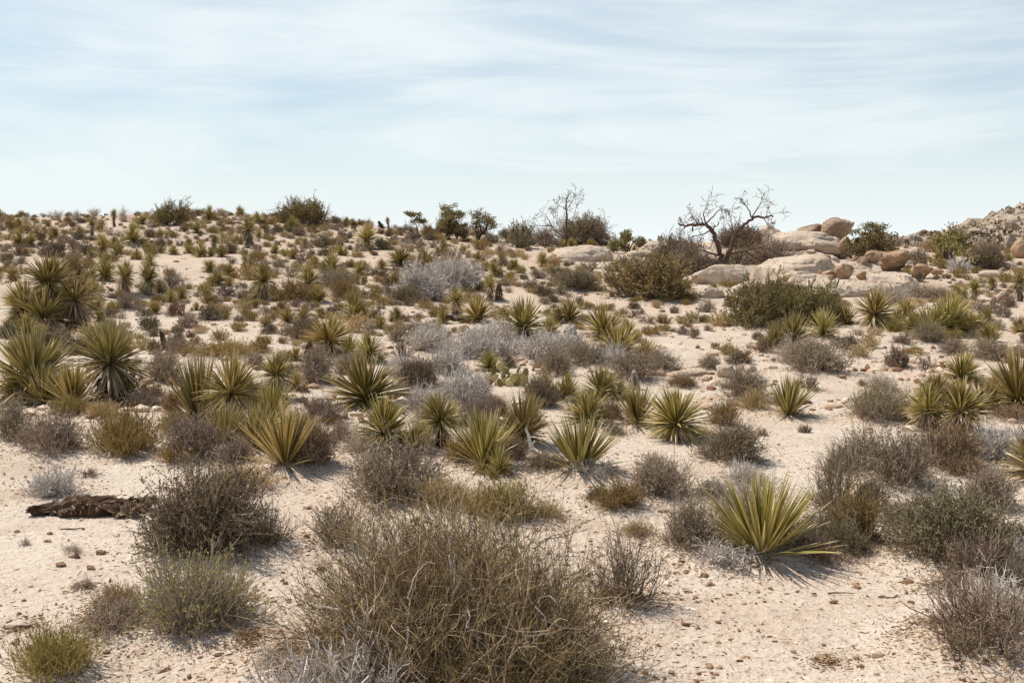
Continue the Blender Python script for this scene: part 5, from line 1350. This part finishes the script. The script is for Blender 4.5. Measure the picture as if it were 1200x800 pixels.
tag(link('pebbles', mesh('pebbles', [pebbles(26000, 6.4, 20, .008, .05, 3, .05, 3.5), pebbles(18000, 16, 84, .03, .26, 4, .1, 3.5), pebbles(500, 6.4, 16, .03, .09, 6, .1, 2)], [MT['pebble']])), 'pebbles and gravel scattered over the sand', 'pebbles', kind='stuff')
rng = np.random.default_rng(8); O = []
for (u, v, w, h) in BOX:
    if v < 300 or w < 30: continue
    x, y, z, dd = ground_at(u, min(v, 799)); wm = w*dd/F; n = int(min(1500, 100+wm*1000)*(1 if v > 430 else .4))
    a = rng.uniform(0, 6.28, n); r = wm*.5*np.abs(rng.normal(size=n))*1.0
    xx = x+np.cos(a)*r; yy = y+.1*wm+np.sin(a)*r; O.append(np.stack([xx, yy, height2(xx, yy)+.012+.01*rng.uniform(0, 1, n)], -1))
O = np.concatenate(O); n = len(O); yy = np.exp(rng.uniform(math.log(6.4), math.log(40), 5000)); xx = rng.uniform(-.5, .5, 5000)*yy
O = np.concatenate([O, np.stack([xx, yy, height2(xx, yy)+.012], -1)]); n = len(O); D = rng.normal(size=(n, 3)); D[:, 2] *= .15
tag(link('plant_litter', mesh('plant_litter', [leaves(O, D, rng.uniform(.015, .06, n), .010, rng, rng.uniform(0, 1, n))], [MT['litter']])), 'dead leaf and twig litter on the sand around the plants', 'litter', kind='stuff')

# ------------------------------------------------------------------ light and sky
SUN_EL, SUN_AZ = R(57), R(-64)       # azimuth from +y towards +x; the sun stands left and a little beyond
sd = np.array([math.sin(SUN_AZ)*math.cos(SUN_EL), math.cos(SUN_AZ)*math.cos(SUN_EL), math.sin(SUN_EL)])
sl = bpy.data.lights.new('sun', 'SUN'); sl.energy = 5.0; sl.angle = R(.5); sl.color = (1, .93, .83)
so = bpy.data.objects.new('sun', sl); COL.objects.link(so); so.rotation_euler = Vector(-sd).to_track_quat('-Z', 'Y').to_euler()
w = bpy.data.worlds.new('World'); SC.world = w; w.use_nodes = True; nt = w.node_tree; N = nt.nodes; L = nt.links
bg = N['Background']; sky = N.new('ShaderNodeTexSky'); sky.sky_type = 'NISHITA'; sky.sun_disc = False; sky.sun_elevation = SUN_EL; sky.sun_rotation = SUN_AZ
sky.air_density = 1.; sky.dust_density = 2.0; sky.ozone_density = 1.; sky.altitude = 1200
tc = N.new('ShaderNodeTexCoord'); sx = N.new('ShaderNodeSeparateXYZ'); L.new(tc.outputs['Generated'], sx.inputs[0])
def mth(op, a, b=None, cl=False):
    n = N.new('ShaderNodeMath'); n.operation = op; n.use_clamp = cl
    for i, s in enumerate((a, b)):
        if s is None: continue
        if isinstance(s, (int, float)): n.inputs[i].default_value = s
        else: L.new(s, n.inputs[i])
    return n.outputs[0]
zz = mth('ADD', mth('MAXIMUM', sx.outputs[2], 0.), .22)
cb = N.new('ShaderNodeCombineXYZ'); L.new(mth('DIVIDE', sx.outputs[0], zz), cb.inputs[0]); L.new(mth('DIVIDE', sx.outputs[1], zz), cb.inputs[1])
def cn(rot, sc, s, d, r, dist):
    mp = N.new('ShaderNodeMapping'); mp.inputs['Rotation'].default_value = (0, 0, rot); mp.inputs['Scale'].default_value = sc; L.new(cb.outputs[0], mp.inputs[0])
    n = N.new('ShaderNodeTexNoise'); n.inputs['Scale'].default_value = s; n.inputs['Detail'].default_value = d; n.inputs['Roughness'].default_value = r; n.inputs['Distortion'].default_value = dist
    L.new(mp.outputs[0], n.inputs[0]); return n.outputs[0]
cb = N.new('ShaderNodeCombineXYZ'); L.new(sx.outputs[0], cb.inputs[0]); L.new(sx.outputs[2], cb.inputs[1]); L.new(mth('MULTIPLY', sx.outputs[1], .3), cb.inputs[2])
a = cn(R(9), (2.4, 17, 1), 1.0, 9, .6, .9); b = cn(R(7), (2.0, 8, 1), 1.1, 4, .5, .5)
c_ = cn(R(13), (5, 60, 1), 1.2, 8, .65, .5)
cmb = mth('ADD', mth('ADD', mth('MULTIPLY', a, .46), mth('MULTIPLY', b, .42)), mth('MULTIPLY', c_, .12))
mr = N.new('ShaderNodeMapRange'); mr.inputs[1].default_value = .38; mr.inputs[2].default_value = .62; mr.inputs[3].default_value = .45; mr.inputs[4].default_value = .9; mr.interpolation_type = 'SMOOTHSTEP'; L.new(cmb, mr.inputs[0])
hz = N.new('ShaderNodeMapRange'); hz.inputs[1].default_value = 0; hz.inputs[2].default_value = .2; hz.inputs[3].default_value = 1.0; hz.inputs[4].default_value = 0; L.new(sx.outputs[2], hz.inputs[0])
fd = N.new('ShaderNodeMapRange'); fd.inputs[1].default_value = .24; fd.inputs[2].default_value = .6; fd.inputs[3].default_value = 1; fd.inputs[4].default_value = .03; fd.interpolation_type = 'SMOOTHSTEP'; L.new(sx.outputs[2], fd.inputs[0])
fac = mth('MULTIPLY', mth('MAXIMUM', mr.outputs[0], hz.outputs[0]), fd.outputs[0])
mx = N.new('ShaderNodeMix'); mx.data_type = 'RGBA'; L.new(fac, mx.inputs[0]); tn = N.new('ShaderNodeMix'); tn.data_type = 'RGBA'; tn.blend_type = 'MULTIPLY'; tn.inputs[0].default_value = 1; L.new(sky.outputs[0], tn.inputs[6]); tn.inputs[7].default_value = (.88, 1.03, 1.08, 1); L.new(tn.outputs[2], mx.inputs[6]); mx.inputs[7].default_value = (8.5, 9.15, 9.2, 1)
L.new(mx.outputs[2], bg.inputs[0]); bg.inputs[1].default_value = .10
vs = SC.view_settings; vs.view_transform = 'Standard'; vs.look = 'None'; vs.gamma = 1; vs.exposure = .1; vs.use_curve_mapping = False
SC.render.engine = 'CYCLES'; SC.cycles.max_bounces = 6; SC.cycles.diffuse_bounces = 3; SC.cycles.transparent_max_bounces = 4

for o in bpy.data.objects:
    if o.get('label') and len(o['label'].replace('-', ' ').split()) > 16: o['label'] = o['label'].replace(' nearest ', ' ')
